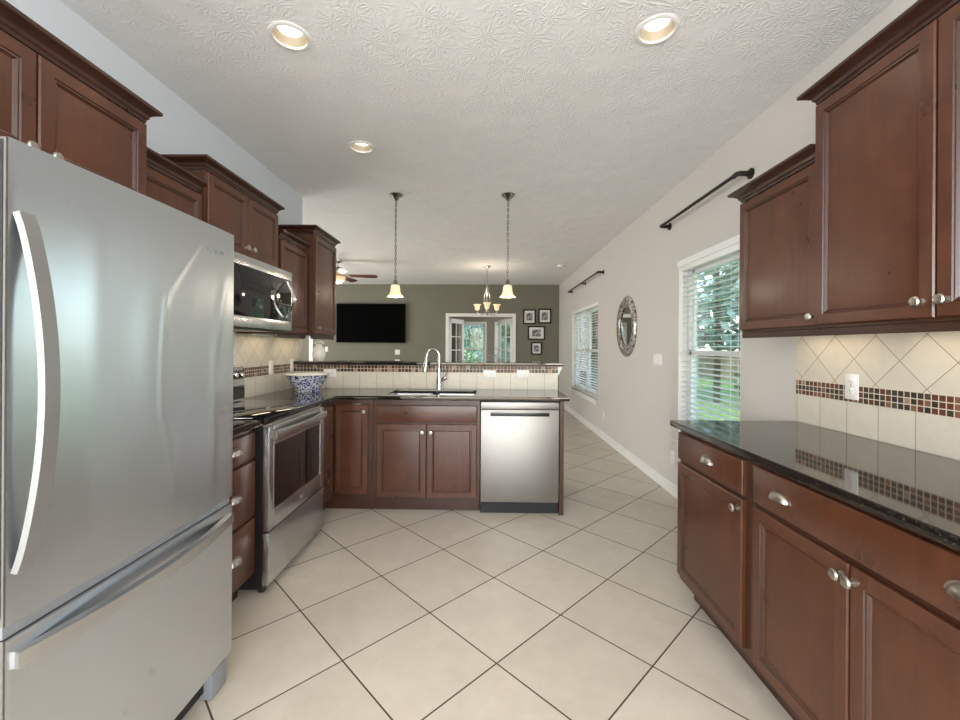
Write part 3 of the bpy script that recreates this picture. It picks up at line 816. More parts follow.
for x in (0.02, W - 0.115): MB().box(x, -0.074, 0.0, x + 0.095, 0.0, 0.1, 0.012).build('foot', M['greyplastic'], t)
def text(parent, s, size, mtx, mat, name):
    cu = bpy.data.curves.new(name, 'FONT'); cu.body = s; cu.size = size; cu.extrude = 0.0008; cu.align_x = 'CENTER'
    o = bpy.data.objects.new(name, cu); COL.objects.link(o)
    dg = bpy.context.evaluated_depsgraph_get(); dg.update()
    me = bpy.data.meshes.new_from_object(o.evaluated_get(dg)); me.name = name
    bpy.data.objects.remove(o); bpy.data.curves.remove(cu)
    me.transform(mtx); me.materials.clear(); me.materials.append(mat)
    q = bpy.data.objects.new(name, me); COL.objects.link(q); q.parent = parent
    return q
text(dr, 'Whirlpool', 0.026, Matrix.Translation((W - 0.128, -0.0815, 1.655)) @ Matrix.Rotation(PI / 2, 4, 'X'), M['greyplastic'], 'badge')

# ------------------------------------------------------------------ range
t = thing('range', 'freestanding stainless electric range with black glass cooktop in the left run', 'range', (-1.175, 2.172, 0), RZL)
W = 0.746
MB().box(0.003, 0.0, 0.03, W - 0.003, 0.59, 0.90).build('body', M['black'], t, 0)
MB().box(0, -0.012, 0.901, W, 0.53, 0.931, 0.005).build('cooktop', M['glassblack'], t)
fr_ = MB(); z0, z1 = 0.335, 0.885
fr_.box(0.002, -0.035, z0, 0.055, -0.001, z1, 0.003).box(W - 0.055, -0.035, z0, W - 0.002, -0.001, z1, 0.003).box(0.055, -0.035, z0, W - 0.055, -0.001, 0.435, 0.003).box(0.055, -0.035, 0.785, W - 0.055, -0.001, z1, 0.003)
od = fr_.build('oven_door', M['steel'], t)
MB().box(0.054, -0.031, 0.434, W - 0.054, -0.006, 0.786).build('window', M['ovenglass'], od, 0)
b_ = 0.006
MB().box(0.054, -0.0365, 0.434, 0.054 + b_, -0.03, 0.786).box(W - 0.054 - b_, -0.0365, 0.434, W - 0.054, -0.03, 0.786).box(0.054, -0.0365, 0.786 - b_, W - 0.054, -0.03, 0.786).box(0.054, -0.0365, 0.434, W - 0.054, -0.03, 0.434 + b_).build('window_trim', M['chrome'], od, 0)
path = [(0.03 + (W - 0.06) * k / 24, -0.058 - 0.028 * math.sin(PI * k / 24), 0.842) for k in range(25)]
MB().sweep(path, [(-0.010, -0.021), (0.006, -0.021), (0.012, 0.0), (0.006, 0.021), (-0.010, 0.021)]).build('door_handle', M['steel'], od, 40)
for x in (0.022, W - 0.045): MB().box(x, -0.066, 0.822, x + 0.023, -0.030, 0.862, 0.003).build('handle_bracket', M['steel_side'], od)
MB().lathe([(0, 0.036), (0.016, 0.036), (0.016, 0.0375), (0.014, 0.0385), (0, 0.0385)], (W / 2 + 0.02, 0, 0.385), '-y', 24).build('emblem', M['chrome'], od)
MB().tube([(W / 2 + 0.02 + 0.019 * math.cos(q), -0.039, 0.385 + 0.007 * math.sin(q)) for q in [2 * PI * k / 24 for k in range(24)]], 0.0014, 6, closed=True).build('emblem_ring', M['greyplastic'], od)
MB().box(0.002, -0.035, 0.05, W - 0.002, -0.001, 0.325, 0.004).build('storage_drawer', M['steel'], t)
MB().box(0.0, -0.012, 0.886, W, 0.0, 0.90).build('front_trim', M['chrome'], t, 0)
bg = MB().sweep([(0, 0.53, 0.932), (W, 0.53, 0.932)], [(0.0, 0.0), (0.0, 0.06), (-0.012, 0.235), (-0.03, 0.245), (-0.06, 0.245), (-0.075, 0.0)]).build('backguard', M['steel'], t, 20)
MB().box(0.012, 0.524, 0.945, W - 0.012, 0.535, 1.035).build('glass_panel', M['glassblack'], bg, 0)
MB().box(0.010, 0.527, 1.082, W - 0.010, 0.541, 1.140).build('control_panel', M['glassblack'], bg, 0)
for x in (0.07, 0.14, W - 0.14, W - 0.07):
    MB().lathe([(0.021, 0.0), (0.021, 0.004), (0.017, 0.008), (0.0165, 0.026), (0.014, 0.030), (0, 0.030)], (x, 0.527, 1.111), '-y', 20).build('knob', M['chrome'], bg)
for x in (0.03, W - 0.06):
    for y in (0.005, 0.5): MB().box(x, y, 0, x + 0.03, y + 0.03, 0.03).build('foot', M['black'], t, 0)

# ------------------------------------------------------------------ microwave
t = thing('microwave', 'stainless over-the-range microwave hung under the raised cabinet', 'microwave', (-1.403, 2.172, 1.42), RZL)
MB().box(0.0, 0.0, 0.004, W, 0.39, 0.418, 0.003).build('body', M['steel_side'], t)
MB().box(0.0, -0.03, 0.345, W, -0.001, 0.405, 0.003).build('vent_band', M['steel'], t)
d = MB().box(0.0, -0.03, 0.0, W, -0.001, 0.062, 0.003).box(0, -0.03, 0.062, 0.018, -0.001, 0.344, 0.003).box(W - 0.014, -0.03, 0.062, W, -0.001, 0.344, 0.003).build('door', M['steel'], t)
MB().box(0.017, -0.031, 0.061, W - 0.013, -0.003, 0.344, 0.002).build('window', M['glassblack'], d)
path = [(W - 0.085, -0.038 - 0.048 * math.sin(PI * k / 20), 0.085 + 0.245 * k / 20) for k in range(21)]
MB().sweep(path, [(-0.013, -0.006), (-0.011, 0.006), (0.011, 0.006), (0.013, -0.006)], (0, -1, 0)).build('door_handle', M['chrome'], d, 40)
MB().box(0.04, 0.03, -0.012, W - 0.04, 0.35, 0.004).build('underside_grille', M['black'], t, 0)
fill_under(t, W / 2, 0.20, -0.016, 0.5, 0.10, 2.6, (1.0, 0.97, 0.93))  # unseen lamp added below the microwave to brighten the backsplash

# ------------------------------------------------------------------ dishwasher
t = thing('dishwasher', 'stainless steel dishwasher built in between sink cabinet and end panel', 'dishwasher', (-0.043, 3.29, 0))
W = 0.611
MB().box(0.004, 0.0, 0.10, W - 0.004, 0.53, 0.885).build('body', M['black'], t, 0)
d = MB().box(0, -0.024, 0.10, W, -0.001, 0.822, 0.004).build('door', M['steel_dish'], t)
MB().box(0, -0.024, 0.826, W, -0.001, 0.882, 0.004).build('control_strip', M['steel_dish'], t)
MB().box(0.075, -0.0255, 0.772, W - 0.075, -0.02, 0.802, 0.002).build('pocket_handle', M['black'], d)
MB().box(0.075, -0.034, 0.798, W - 0.075, -0.02, 0.812, 0.003).build('handle_lip', M['steel_dish'], d)
MB().box(0.0, 0.02, 0.0, W, 0.04, 0.095).build('kick_plate', M['matteblack'], t, 0)

# ------------------------------------------------------------------ sink and faucet
t = thing('sink', 'stainless undermount double sink set in the peninsula worktop', 'sink', ((sx0 + sx1) / 2, (sy0 + sy1) / 2, CT - TK))
hw, hd = (sx1 - sx0) / 2 + 0.005, (sy1 - sy0) / 2 + 0.005
def basin(x0, x1):
    m = MB(); lv = [(0.0, 0.0, 0.03), (0.004, -0.01, 0.03), (0.01, -0.16, 0.04), (0.03, -0.185, 0.05), (0.07, -0.19, 0.06)]
    vs = []; n = 28
    for ins, z, r in lv:
        vs += [(x, y, z - 0.001) for x, y in rrect(x0 + ins, -hd + ins, x1 - ins, hd - ins, r)]
    fs = [(i * n + k, i * n + (k + 1) % n, (i + 1) * n + (k + 1) % n, (i + 1) * n + k) for i in range(4) for k in range(n)]
    fs.append(tuple(4 * n + k for k in range(n)))
    return m.add(vs, fs)
for a, b in ((-hw, -0.012), (0.012, hw)):
    bs = basin(a, b).build('basin', M['steel'], t, 60)
    MB().lathe([(0.0, 0.004), (0.03, 0.004), (0.042, 0.001), (0.042, 0.0)], ((a + b) / 2, 0.03, -0.191), 'z', 20).build('drain', M['chrome'], bs)
MB().box(-0.0115, -hd, -0.03, 0.0115, hd, -0.002).build('divider', M['steel'], t, 0)

t = thing('kitchen_faucet', 'brushed nickel gooseneck pull-down faucet behind the sink', 'faucet', (-0.432, 3.785, CT))
MB().lathe([(0, 0), (0.028, 0), (0.028, 0.008), (0.022, 0.02), (0.024, 0.06), (0.022, 0.10), (0.016, 0.15), (0.0125, 0.19), (0, 0.19)], (0, 0, 0), 'z', 24).build('base', M['chrome'], t)
sp_ = [(0, 0, 0.185), (0, 0, 0.28)]
dx, dy = -0.105, -0.035
for k in range(1, 15):
    q = PI * k / 14; r = 0.055
    f = (1 - math.cos(q)) / 2
    sp_.append((dx * f, dy * f, 0.30 + 0.062 * math.sin(q)))
sp_.append((dx * 1.05, dy * 1.05, 0.27))
MB().tube(sp_, 0.011, 12).build('spout', M['chrome'], t)
MB().tube([(dx * 1.05, dy * 1.05, 0.275), (dx * 1.08, dy * 1.08, 0.25), (dx * 1.13, dy * 1.13, 0.20), (dx * 1.17, dy * 1.17, 0.165)], [0.012, 0.015, 0.021, 0.022], 14).build('spray_head', M['chrome'], t)
MB().tube([(0.018, 0, 0.085), (0.045, -0.002, 0.098), (0.068, -0.004, 0.112)], [0.014, 0.019, 0.015], 12).tube([(0.055, -0.003, 0.105), (0.068, -0.006, 0.15), (0.058, -0.008, 0.20), (0.052, -0.008, 0.218)], [0.008, 0.006, 0.006, 0.008], 10).build('lever_handle', M['chrome'], t)

# ------------------------------------------------------------------ bowl, pineapple
t = MB().lathe([(0, 0.004), (0.082, 0.004), (0.084, 0.0), (0.094, 0.0), (0.096, 0.008), (0.120, 0.048), (0.160, 0.112), (0.178, 0.140), (0.182, 0.142), (0.180, 0.145), (0.172, 0.140), (0.152, 0.112), (0.112, 0.05), (0.085, 0.018), (0, 0.014)], n=48)
# inner surface and rim are plain white
o = MB(); n = 48
o.v = t.v; o.f = t.f
o.mi = [1 if max(t.v[i][2] for i in f) > 0.1405 or (min(t.v[i][2] for i in f) >= 0.0139 and k >= 9 * 48) else 0 for k, f in enumerate(t.f)]
o = o.build('bowl', [M['bowl'], M['ceramic']], None, 40, (-1.545, 3.58, CT))
tag(o, 'blue and white patterned porcelain bowl on the corner worktop', 'bowl')

t = thing('ceramic_pineapple', 'white ceramic pineapple standing on the left end of the bar top', 'ornament', (-1.605, 3.97, 1.17))
m = MB(); n, k_ = 40, 26; vs = []; fs = []
for j in range(k_ + 1):
    q = j / k_; z = 0.145 * q
    r = 0.060 * (math.sin(PI * min(1, 0.17 + 0.75 * q)) ** 0.55)
    for i in range(n):
        a = 2 * PI * i / n
        bmp = 1 + 0.045 * math.cos(10 * a + q * 22) * math.cos(10 * a - q * 22)
        vs.append((r * bmp * math.cos(a), r * bmp * math.sin(a), z))
fs = [(j * n + i, j * n + (i + 1) % n, (j + 1) * n + (i + 1) % n, (j + 1) * n + i) for j in range(k_) for i in range(n)]
fs += [tuple(range(n - 1, -1, -1)), tuple(k_ * n + i for i in range(n))]
m.add(vs, fs).build('fruit_body', M['ceramic'], t, 60)
lf = MB()
for ring, (cnt, out, hh, ph) in enumerate(((6, 0.055, 0.028, 0), (6, 0.042, 0.045, 0.5), (4, 0.018, 0.06, 0.2))):
    for i in range(cnt):
        a = 2 * PI * (i + ph) / cnt; ca, sa = math.cos(a), math.sin(a)
        pts = [(0.008 * ca, 0.008 * sa, 0.14), (out * 0.5 * ca, out * 0.5 * sa, 0.145 + hh * 0.7), (out * ca, out * sa, 0.145 + hh)]
        lf.tube(pts, [0.010, 0.008, 0.002], 8)
lf.build('crown_leaves', M['ceramic'], t)

# ------------------------------------------------------------------ outlets and switches
def plate(name, label, cat, loc, rz, kind='outlet', horizontal=False, gangs=1, group='wall plates'):
    t = thing(name, label, cat, loc, rz, group)
    w, h = 0.070 + 0.046 * (gangs - 1), 0.115
    def orient(m):
        return m.xf(Matrix.Rotation(PI / 2, 4, 'Y')) if horizontal else m
    orient(MB().box(-w / 2, -0.006, -h / 2, w / 2, -0.0005, h / 2, 0.0025)).build('cover_plate', M['plastic'], t)
    for g in range(gangs):
        cx = (g - (gangs - 1) / 2) * 0.046
        if kind == 'outlet':
            for cz in (-0.020, 0.020):
                orient(MB().lathe([(0, 0.006), (0.0155, 0.006), (0.0155, 0.0075), (0.0145, 0.008), (0, 0.008)], (cx, 0, cz), '-y', 20)).build('socket', M['plastic'], t)
                orient(MB().box(cx - 0.0075, -0.0083, cz - 0.001, cx - 0.0055, -0.0076, cz + 0.009).box(cx + 0.0055, -0.0083, cz - 0.001, cx + 0.0075, -0.0076, cz + 0.007).box(cx - 0.002, -0.0083, cz - 0.010, cx + 0.002, -0.0076, cz - 0.006)).build('slots', M['slot'], t, 0)
            orient(MB().lathe([(0, 0.006), (0.003, 0.006), (0.003, 0.0075), (0, 0.0075)], (cx, 0, 0), '-y', 10)).build('screw', M['nickel'], t)
        else:
            orient(MB().box(cx - 0.0165, -0.009, -0.033, cx + 0.0165, -0.005, 0.033, 0.002)).build('rocker', M['plastic'], t)
    return t
plate('wall_outlet', 'white outlet on the tile backsplash above the right worktop', 'outlet', (XR - 0.0125, 1.93, 1.143), RZR)
plate('wall_outlet', 'white horizontal outlet on the bar backsplash, right of the faucet', 'outlet', (0.027, 3.8475, 1.063), 0, horizontal=True)
plate('wall_outlet', 'white horizontal outlet on the bar backsplash nearest the right end', 'outlet', (0.335, 3.8475, 1.066), 0, horizontal=True)
plate('wall_outlet', 'white horizontal outlet on the bar backsplash behind the blue bowl', 'outlet', (-1.45, 3.8475, 1.063), 0, horizontal=True)
plate('light_switch', 'white switch plate on the tiles behind the range', 'switch', (XL + 0.0125, 3.43, 1.130), RZL, 'switch')
plate('light_switch', 'white switch plate on the tiles in the corner beside the bar', 'switch', (XL + 0.0125, 3.80, 1.130), RZL, 'switch')
plate('light_switch', 'white wide switch plate on the right wall between mirror and near window', 'switch', (XR, 4.13, 1.20), RZR, 'switch', gangs=4)
plate('wall_outlet', 'white low outlet on the right wall under the oval mirror', 'outlet', (XR, 6.0, 0.33), RZR)
plate('wall_outlet', 'white low outlet on the right wall under the near window', 'outlet', (XR, 3.78, 0.33), RZR)
plate('light_switch', 'white switch plate on the olive wall below the television', 'switch', (-2.09, YB, 1.17), 0, 'switch', gangs=2)
plate('wall_outlet', 'white outlet on the olive wall just above the bar top', 'outlet', (-2.09, YB, 0.94), 0, gangs=2)
plate('light_switch', 'white switch plate on the olive wall beside the ceramic pineapple', 'switch', (-3.76, YB, 1.23), 0, 'switch')

# ------------------------------------------------------------------ lights
WARM = (1.0, 0.86, 0.68)
def downlight(label, x, y, power):
    t = thing('recessed_light', label, 'ceiling light', (x, y, H), 0, 'recessed ceiling lights')
    MB().lathe([(0.079, -0.0005), (0.096, -0.0005), (0.096, -0.004), (0.088, -0.008), (0.076, -0.007), (0.074, -0.002), (0.074, 0.002), (0.0765, 0.002)], n=40).build('trim_ring', M['plastic'], t, 40)
    MB().lathe([(0.0755, 0.0), (0.072, 0.008), (0.054, 0.036), (0.054, 0.046), (0.060, 0.046), (0.0765, 0.02), (0.0765, 0.0)], n=40).build('baffle', M['baffle'], t, 40)
    MB().lathe([(0, 0.034), (0.0545, 0.034), (0.0545, 0.045), (0, 0.045)], n=32).build('lens', M['lens'], t, 40)
    l = bpy.data.lights.new('lamp', 'SPOT'); l.spot_size = math.radians(120); l.spot_blend = 0.6; l.shadow_soft_size = 0.02; l.energy = power * 2.2; l.color = WARM
    o = bpy.data.objects.new('lamp', l); COL.objects.link(o); o.parent = t; o.location = (0, 0, 0.012)
labels = ['recessed ceiling light near the top centre-left, above the refrigerator', 'recessed ceiling light near the top right, towards the right wall cabinets', 'recessed ceiling light farthest away, nearest the pendants']
for (x, y), lb in zip(CANS, labels): downlight(lb, x, y, 4.5)

def bell(m, sc=1.0, up=False, z0=0.0):
    # neck at the top of the shade, flared rim below (mirrored when it opens upwards)
    pr = [(0.030, 0.0), (0.042, -0.004), (0.048, -0.03), (0.051, -0.065), (0.060, -0.095), (0.082, -0.122), (0.084, -0.126), (0.080, -0.125), (0.056, -0.095), (0.047, -0.065), (0.044, -0.03), (0.038, -0.008), (0.028, -0.004)]
    return m.lathe([(r * sc, z0 + (-h if up else h) * sc) for r, h in pr], n=32)
def pendant(label, x, y):
    t = thing('pendant_light', label, 'pendant light', (x, y, H), 0, 'bar pendants')
    zs = 1.90 - H
    MB().lathe([(0, 0), (0.066, 0.0), (0.066, -0.006), (0.058, -0.014), (0.040, -0.026), (0.020, -0.050), (0.010, -0.062), (0, -0.062)], n=28).build('canopy', M['pewter'], t)
    ch = MB(); z = -0.045; k = 0
    while z > zs + 0.075:
        pts = []
        for i in range(10):
            q = 2 * PI * i / 10; u, v = 0.0095 * math.cos(q), 0.0185 * math.sin(q)
            pts.append((u if k % 2 else 0, 0 if k % 2 else u, z - 0.017 + v))
        ch.tube(pts, 0.0031, 5, closed=True); z -= 0.029; k += 1
    ch.tube([(0.004, 0.003, -0.045), (-0.006, 0.005, -0.3), (0.006, -0.004, -0.55), (0, 0, zs + 0.06)], 0.002, 6)
    ch.build('chain', M['pewter'], t, 60)
    MB().lathe([(0, 0.085), (0.006, 0.08), (0.008, 0.05), (0.016, 0.04), (0.022, 0.01), (0.036, 0.003), (0.036, -0.004), (0, -0.004)], (0, 0, zs), n=24).build('socket_cap', M['pewter'], t)
    bell(MB(), 0.9, False, zs).build('shade', M['shade'], t, 60)
    b = MB().lathe([(0, -0.012), (0.012, -0.014), (0.013, -0.035), (0.024, -0.06), (0.027, -0.08), (0.018, -0.10), (0, -0.106)], (0, 0, zs), n=16).build('bulb', M['bulb'], t, 60)
    l = bpy.data.lights.new('lamp', 'POINT'); l.energy = 4; l.color = WARM; l.shadow_soft_size = 0.03
    o = bpy.data.objects.new('lamp', l); COL.objects.link(o); o.parent = t; o.location = (0, 0, zs - 0.135)
pendant('chain-hung bell pendant light over the bar, the left of the two', -0.875, 3.97)
pendant('chain-hung bell pendant light over the bar, the right of the two', 0.195, 3.97)

t = thing('chandelier', 'small nickel chandelier with upward glass shades over the dining area', 'chandelier', (0.0, 7.5, H))
MB().lathe([(0, 0), (0.065, 0), (0.06, -0.015), (0.03, -0.03), (0.01, -0.045), (0, -0.045)], n=24).build('canopy', M['nickel'], t)
MB().tube([(0, 0, -0.04), (0, 0, -0.36)], 0.007, 8).build('stem', M['nickel'], t)
MB().lathe([(0, -0.34), (0.012, -0.35), (0.03, -0.40), (0.02, -0.44), (0.012, -0.52), (0.018, -0.66), (0.03, -0.72), (0.02, -0.80), (0.01, -0.83), (0.018, -0.86), (0, -0.89)], n=18).build('column', M['nickel'], t)
for q in (-94, 146, 26):
    a = math.radians(q + 4); ca, sa = math.cos(a), math.sin(a)
    am = MB().tube([(0.015 * ca, 0.015 * sa, -0.78), (0.08 * ca, 0.08 * sa, -0.87), (0.15 * ca, 0.15 * sa, -0.88), (0.20 * ca, 0.20 * sa, -0.83), (0.205 * ca, 0.205 * sa, -0.79)], 0.007, 8)
    am.tube([(0.02 * ca, 0.02 * sa, -0.42), (0.06 * ca, 0.06 * sa, -0.55), (0.05 * ca, 0.05 * sa, -0.70), (0.015 * ca, 0.015 * sa, -0.79)], 0.005, 8)
    am = am.build('arm', M['nickel'], t)
    m = bell(MB(), 0.86, True, 0); m.xf(Matrix.Translation((0.205 * ca, 0.205 * sa, -0.785))); m.build('shade', M['shade'], am, 60)
    MB().lathe([(0, 0.01), (0.012, 0.015), (0.02, 0.05), (0.012, 0.075), (0, 0.08)], (0.205 * ca, 0.205 * sa, -0.785), n=14).build('bulb', M['bulb'], am)
l = bpy.data.lights.new('lamp', 'POINT'); l.energy = 9; l.color = WARM; l.shadow_soft_size = 0.12
o = bpy.data.objects.new('lamp', l); COL.objects.link(o); o.parent = t; o.location = (0, 0, -0.50)

t = thing('ceiling_fan', 'ceiling fan with dark wood blades and glass bowl light left of the television', 'ceiling fan', (-2.52, 7.0, H))
MB().lathe([(0, 0), (0.07, 0), (0.065, -0.03), (0.03, -0.05), (0, -0.05)], n=24).build('canopy', M['nickel'], t)
MB().tube([(0, 0, -0.04), (0, 0, -0.13)], 0.012, 10).build('downrod', M['nickel'], t)
MB().lathe([(0, -0.12), (0.05, -0.125), (0.09, -0.15), (0.115, -0.19), (0.115, -0.235), (0.09, -0.26), (0.06, -0.275), (0, -0.275)], n=28).build('motor_housing', M['nickel'], t)
MB().lathe([(0.06, -0.276), (0.125, -0.285), (0.130, -0.30), (0.115, -0.345), (0.07, -0.385), (0.02, -0.40), (0, -0.40)], n=28).build('light_bowl', M['shade'], t, 60)
bl = None
for k in range(5):
    a = math.radians(10 + 72 * k)
    m = MB()
    R_ = Matrix.Rotation(a, 4, 'Z') @ Matrix.Translation((0, 0, -0.262)) @ Matrix.Rotation(math.radians(-13), 4, 'X')
    out = [(0.20, -0.05), (0.58, -0.068), (0.64, -0.055), (0.66, 0.0), (0.64, 0.055), (0.58, 0.068), (0.20, 0.05)]
    n = len(out)
    m.add([(x, y, 0.004) for x, y in out] + [(x, y, -0.004) for x, y in out], [tuple(range(n)), tuple(range(2 * n - 1, n - 1, -1))] + [(i, (i + 1) % n, n + (i + 1) % n, n + i) for i in range(n)])
    b = m.xf(R_).build('blade', M['blade'], t, 0)
    MB().box(0.09, -0.012, -0.002, 0.15, 0.012, 0.006).box(0.15, -0.035, 0.0045, 0.26, 0.035, 0.009).xf(R_).build('blade_iron', M['nickel'], b, 0)
l = bpy.data.lights.new('lamp', 'POINT'); l.energy = 9; l.color = WARM; l.shadow_soft_size = 0.1
o = bpy.data.objects.new('lamp', l); COL.objects.link(o); o.parent = t; o.location = (0, 0, -0.50)

t = MB().lathe([(0, 0), (0.062, 0), (0.062, -0.02), (0.052, -0.034), (0, -0.036)], (0, 0, 0), n=28).build('smoke_detector', M['plastic'], None, 40, (1.30, 7.4, H))
tag(t, 'small round white smoke detector on the far ceiling near the right wall', 'smoke detector')

# ------------------------------------------------------------------ wall things
def curtain_rod(label, y0, y1, z, mid):
    t = thing('curtain_rod', label, 'curtain rod', (XR, y0, z), 0, 'black pipe curtain rods')
    L = y1 - y0; so = -0.085; r = 0.0125
    MB().tube([(so, 0.012, 0), (so, L - 0.012, 0)], r, 14).build('rod', M['bronze'], t)
    for y, s_ in ((0.0, 1), (L, -1)):
        m = MB().tube([(so + 0.002, y + 0.05 * s_, 0), (so, y + 0.012 * s_, 0), (so + 0.012, y, 0), (so + 0.05, y, 0)], 0.0165, 12)
        m.tube([(so + 0.045, y, 0), (-0.010, y, 0)], 0.0125, 12)
        m.build('elbow', M['bronze'], t)
        MB().lathe([(0, 0.0), (0.034, 0.0), (0.034, 0.008), (0.018, 0.012), (0.018, 0.03), (0, 0.03)], (-0.001, y, 0), '-x', 20).build('flange', M['bronze'], t)
    if mid:
        MB().tube([(so, L / 2, 0), (-0.01, L / 2, 0)], 0.011, 10).lathe([(0, 0.0), (0.03, 0.0), (0.03, 0.008), (0, 0.012)], (-0.001, L / 2, 0), '-x', 16).build('bracket', M['bronze'], t)
curtain_rod('black pipe curtain rod above the near window on the right wall', 2.69, 3.87, 2.43, False)
curtain_rod('black pipe curtain rod with centre bracket above the far window', 6.05, 8.25, 2.40, True)

t = thing('wall_mirror', 'round wall mirror with silver mosaic frame on the right wall', 'mirror', (XR - 0.001, 5.03, 1.565), RZR)
R0, R1 = 0.355, 0.225
MB().lathe([(R1, 0.012), (R1 + 0.008, 0.022), (0.27, 0.034), (0.33, 0.030), (R0, 0.012), (R0, 0.0), (R1, 0.0)], (0, 0, 0), '-y', 64).xf(Matrix.Diagonal((0.95, 1, 1.02, 1))).build('frame', M['mosaic_frame'], t, 40)
MB().lathe([(0, 0.006), (R1 + 0.002, 0.006), (R1 + 0.002, 0.001), (0, 0.001)], (0, 0, 0), '-y', 64).xf(Matrix.Diagonal((0.95, 1, 1.02, 1))).build('mirror_glass', M['mirror'], t, 40)
MB().tube([(0.02 * math.cos(q), -0.004, R0 * 1.02 + 0.002 + 0.010 * math.sin(q)) for q in [2 * PI * k / 14 for k in range(14)]], 0.002, 6, closed=True).build('hanger', M['bronze'], t)

t = thing('television', 'large black flat television on the olive wall', 'television', (-2.70, YB, 1.385))
MB().box(-0.81, -0.085, 0, 0.81, -0.05, 0.915, 0.006).build('housing', M['matteblack'], t)
MB().box(-0.80, -0.0865, 0.012, 0.80, -0.08, 0.903).build('screen', M['screen'], t, 0)
MB().box(-0.25, -0.051, 0.25, 0.25, -0.001, 0.65).build('wall_mount', M['matteblack'], t, 0)

def picture(label, x0, x1, y0, y1, tall):
    """pixel box on the back wall turned into a real frame"""
    k = YB / 417.6
    cx = ((x0 + x1) / 2 - 487.0) * k; cz = 1.317 + (347.0 - (y0 + y1) / 2) * k
    w, h = (x1 - x0) * k, (y1 - y0) * k
    t = thing('picture_frame', label, 'picture', (cx, YB, cz), 0, 'black framed pictures on the olive wall')
    f = 0.032
    MB().box(-w / 2, -0.022, -h / 2, -w / 2 + f, -0.001, h / 2, 0.002).box(w / 2 - f, -0.022, -h / 2, w / 2, -0.001, h / 2, 0.002).box(-w / 2 + f, -0.022, -h / 2, w / 2 - f, -0.001, -h / 2 + f, 0.002).box(-w / 2 + f, -0.022, h / 2 - f, w / 2 - f, -0.001, h / 2, 0.002).build('frame', M['matteblack'], t)
    MB().box(-w / 2 + f, -0.012, -h / 2 + f, w / 2 - f, -0.002, h / 2 - f).build('mat_board', M['mat'], t, 0)
    pw, ph = (0.20, 0.26) if tall else (0.24, 0.17)
    pw *= w / 0.42; ph *= w / 0.42
    MB().box(-min(pw, w * .5) / 2, -0.0135, -min(ph, h * .5) / 2, min(pw, w * .5) / 2, -0.011, min(ph, h * .5) / 2).build('print', M['print'], t, 0)
picture('upper left of the four black-framed pictures beside the sunroom doorway', 523, 535.7, 309.7, 324.6, True)
picture('upper right of the four black-framed pictures, nearest the right wall', 538.2, 551, 309, 323.8, True)
picture('wide black-framed picture third from the top, below the upper pair', 527.8, 545, 326.3, 340.2, False)
picture('small black-framed picture at the bottom of the group', 531.2, 542, 342.3, 355, True)

# ------------------------------------------------------------------ dining table behind the bar
t = thing('dining_table', 'dark dining table behind the bar, under the chandelier', 'table', (0.12, 7.5, 0))
MB().lathe([(0, 0.72), (0.55, 0.72), (0.56, 0.735), (0.555, 0.755), (0, 0.756)], n=48).build('tabletop', M['table'], t, 40)
for a in range(4):
    q = PI / 4 + PI / 2 * a; MB().tube([(0.36 * math.cos(q), 0.36 * math.sin(q), 0.72), (0.40 * math.cos(q), 0.40 * math.sin(q), 0)], [0.035, 0.022], 10).build('leg', M['table'], t)
t = thing('table_centerpiece', 'silvery blue leafy centerpiece showing above the bar in front of the sunroom doorway', 'centerpiece', (0.16, 7.5, 0.757))
MB().lathe([(0, 0), (0.07, 0), (0.10, 0.05), (0.085, 0.12), (0.06, 0.17), (0.07, 0.19), (0.06, 0.185), (0.05, 0.17), (0, 0.16)], n=28).build('vase', M['ceramic'], t, 50)
m = MB(); rnd = random.Random(3)
for i in range(150):
    a = rnd.uniform(0, 2 * PI); r = rnd.uniform(0.02, 0.24); z = 0.20 + rnd.uniform(0, 0.23) * (1 - (r / 0.3) ** 2)
    p = Vector((r * math.cos(a), r * math.sin(a), z)); d = Vector((math.cos(a + rnd.uniform(-1, 1)), math.sin(a + rnd.uniform(-1, 1)), rnd.uniform(-0.4, 0.9))).normalized()
    s_ = d.cross(Vector((0, 0, 1))).normalized() * 0.014; L = d * 0.06
    m.add([p, p + L * 0.5 + s_, p + L, p + L * 0.5 - s_], [(0, 1, 2, 3)])
m.build('foliage', M['silverleaf'], t, 0)

# ------------------------------------------------------------------ garden outside the windows
g = MB().box(2.75, -4, -0.32, 40, 40, -0.12).box(-12, 13.3, -0.32, 2.75, 40, -0.12).build('ground', M['grass'], smooth=0); struct(g)
def tree(name, label, x, y, h, r, mat, seed, trunk=0.12, low=0.25):
    t = thing(name, label, 'tree', (x, y, -0.12), 0, 'trees in the garden')
    rnd = random.Random(seed); m = MB()
    MB().tube([(0, 0, 0), (0.04, 0, h * 0.35), (0, 0.05, h * 0.75)], [trunk, trunk * 0.8, trunk * 0.3], 9).build('trunk', M['bark'], t)
    for i in range(1500):
        q = rnd.uniform(0, 2 * PI); zz = rnd.random()
        prof = math.sin(PI * (0.12 + 0.86 * zz)) ** 0.7
        rr = r * prof * math.sqrt(rnd.uniform(0.25, 1)); z = h * (low + (1 - low) * zz)
        p = Vector((rr * math.cos(q), rr * math.sin(q), z))
        d = Vector((rnd.uniform(-1, 1), rnd.uniform(-1, 1), rnd.uniform(-0.8, 0.5))).normalized()
        e = d.cross(Vector((rnd.uniform(-1, 1), rnd.uniform(-1, 1), rnd.uniform(-1, 1)))).normalized()
        s_ = rnd.uniform(0.10, 0.2) * (0.6 + r * 0.35)
        m.add([p - d * s_, p + e * s_ * 0.55, p + d * s_, p - e * s_ * 0.55], [(0, 1, 2, 3)])
    m.build('foliage', mat, t, 0)
k = 0
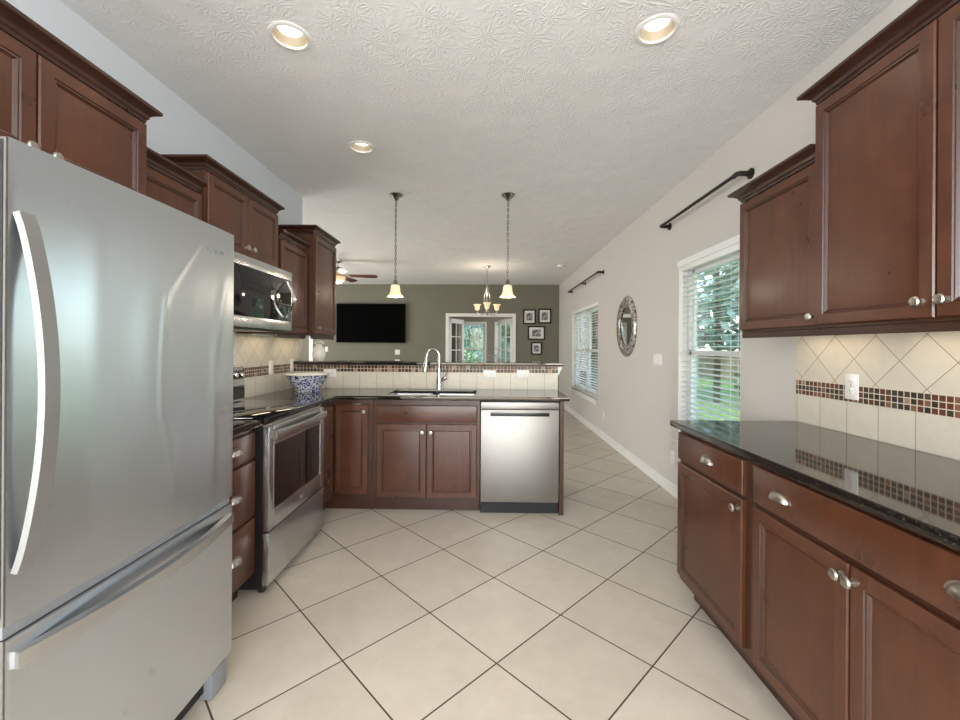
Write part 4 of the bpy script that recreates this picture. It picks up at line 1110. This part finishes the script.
for (nm, lb, x, y, h, r, mt) in (
        ('garden_tree', 'leafy tree seen through the upper sash of the near window', 6.0, 11.0, 6.5, 1.9, 'leaf2'),
        ('garden_tree', 'leafy tree in the right part of the near window view', 10.0, 13.6, 7.0, 2.0, 'leaf'),
        ('garden_tree', 'tree farther off between the two near trees outside', 9.6, 19.5, 8.0, 2.3, 'leaf2'),
        ('garden_tree', 'tree seen through the far window blind', 5.2, 17.0, 7.5, 1.9, 'leaf'),
        ('garden_tree', 'tree deep in the garden seen through the far window', 4.6, 22.5, 7.5, 2.2, 'leaf2'),
        ('garden_tree', 'tree outside the sunroom behind the French doors', 2.0, 19.0, 6.0, 1.6, 'leaf'),
        ('garden_shrub', 'low shrub at the edge of the lawn outside the near window', 6.6, 9.6, 1.3, 0.8, 'leaf'),
        ('garden_tree', 'bushy tree filling the left sunroom window view', -1.6, 22.0, 6.0, 1.9, 'leaf2'),
        ('garden_shrub', 'low shrub outside the sunroom window', -1.6, 17.0, 1.5, 1.3, 'leaf')):
    k += 1; tree(nm, lb, x, y, h, r, M[mt], k, 0.085 if h > 3 else 0.05, 0.22 if h > 3 else 0.05)
def hedge(label, x0, x1, y, h, d, mat, seed):
    rnd = random.Random(seed); t = thing('garden_hedge', label, 'hedge', ((x0 + x1) / 2, y, -0.12))
    m = MB(); L = (x1 - x0) / 2; m.box(-L, -d * 0.3, 0, L, d * 0.3, h * 0.86)
    for i in range(2600):
        p = Vector((rnd.uniform(-L, L), rnd.uniform(-d / 2, d / 2), h * (1 - rnd.random() ** 1.3) * rnd.uniform(0.85, 1.08)))
        u = Vector((rnd.uniform(-1, 1), rnd.uniform(-1, 1), rnd.uniform(-0.8, 0.8))).normalized()
        e = u.cross(Vector((rnd.uniform(-1, 1), rnd.uniform(-1, 1), 0.3))).normalized(); q = rnd.uniform(0.12, 0.26)
        m.add([p - u * q, p + e * q * 0.6, p + u * q, p - e * q * 0.6], [(0, 1, 2, 3)])
    m.build('foliage', mat, t, 0)
hedge('tall leafy hedge closing the garden behind the sunroom windows', -9.0, 4.2, 26.5, 4.2, 1.6, M['leaf2'], 5)
t = thing('garden_fence', 'weathered wooden fence along the far side of the lawn', 'fence', (10.6, 4, -0.12))
m = MB()
for i in range(88): m.box(0, i * 0.2, 0.05, 0.02, i * 0.2 + 0.185, 1.25)
m.build('boards', M['fence'], t, 0)
for i in range(7): MB().box(0.022, i * 2.8, 0, 0.11, i * 2.8 + 0.09, 1.3).build('post', M['fence'], t, 0)
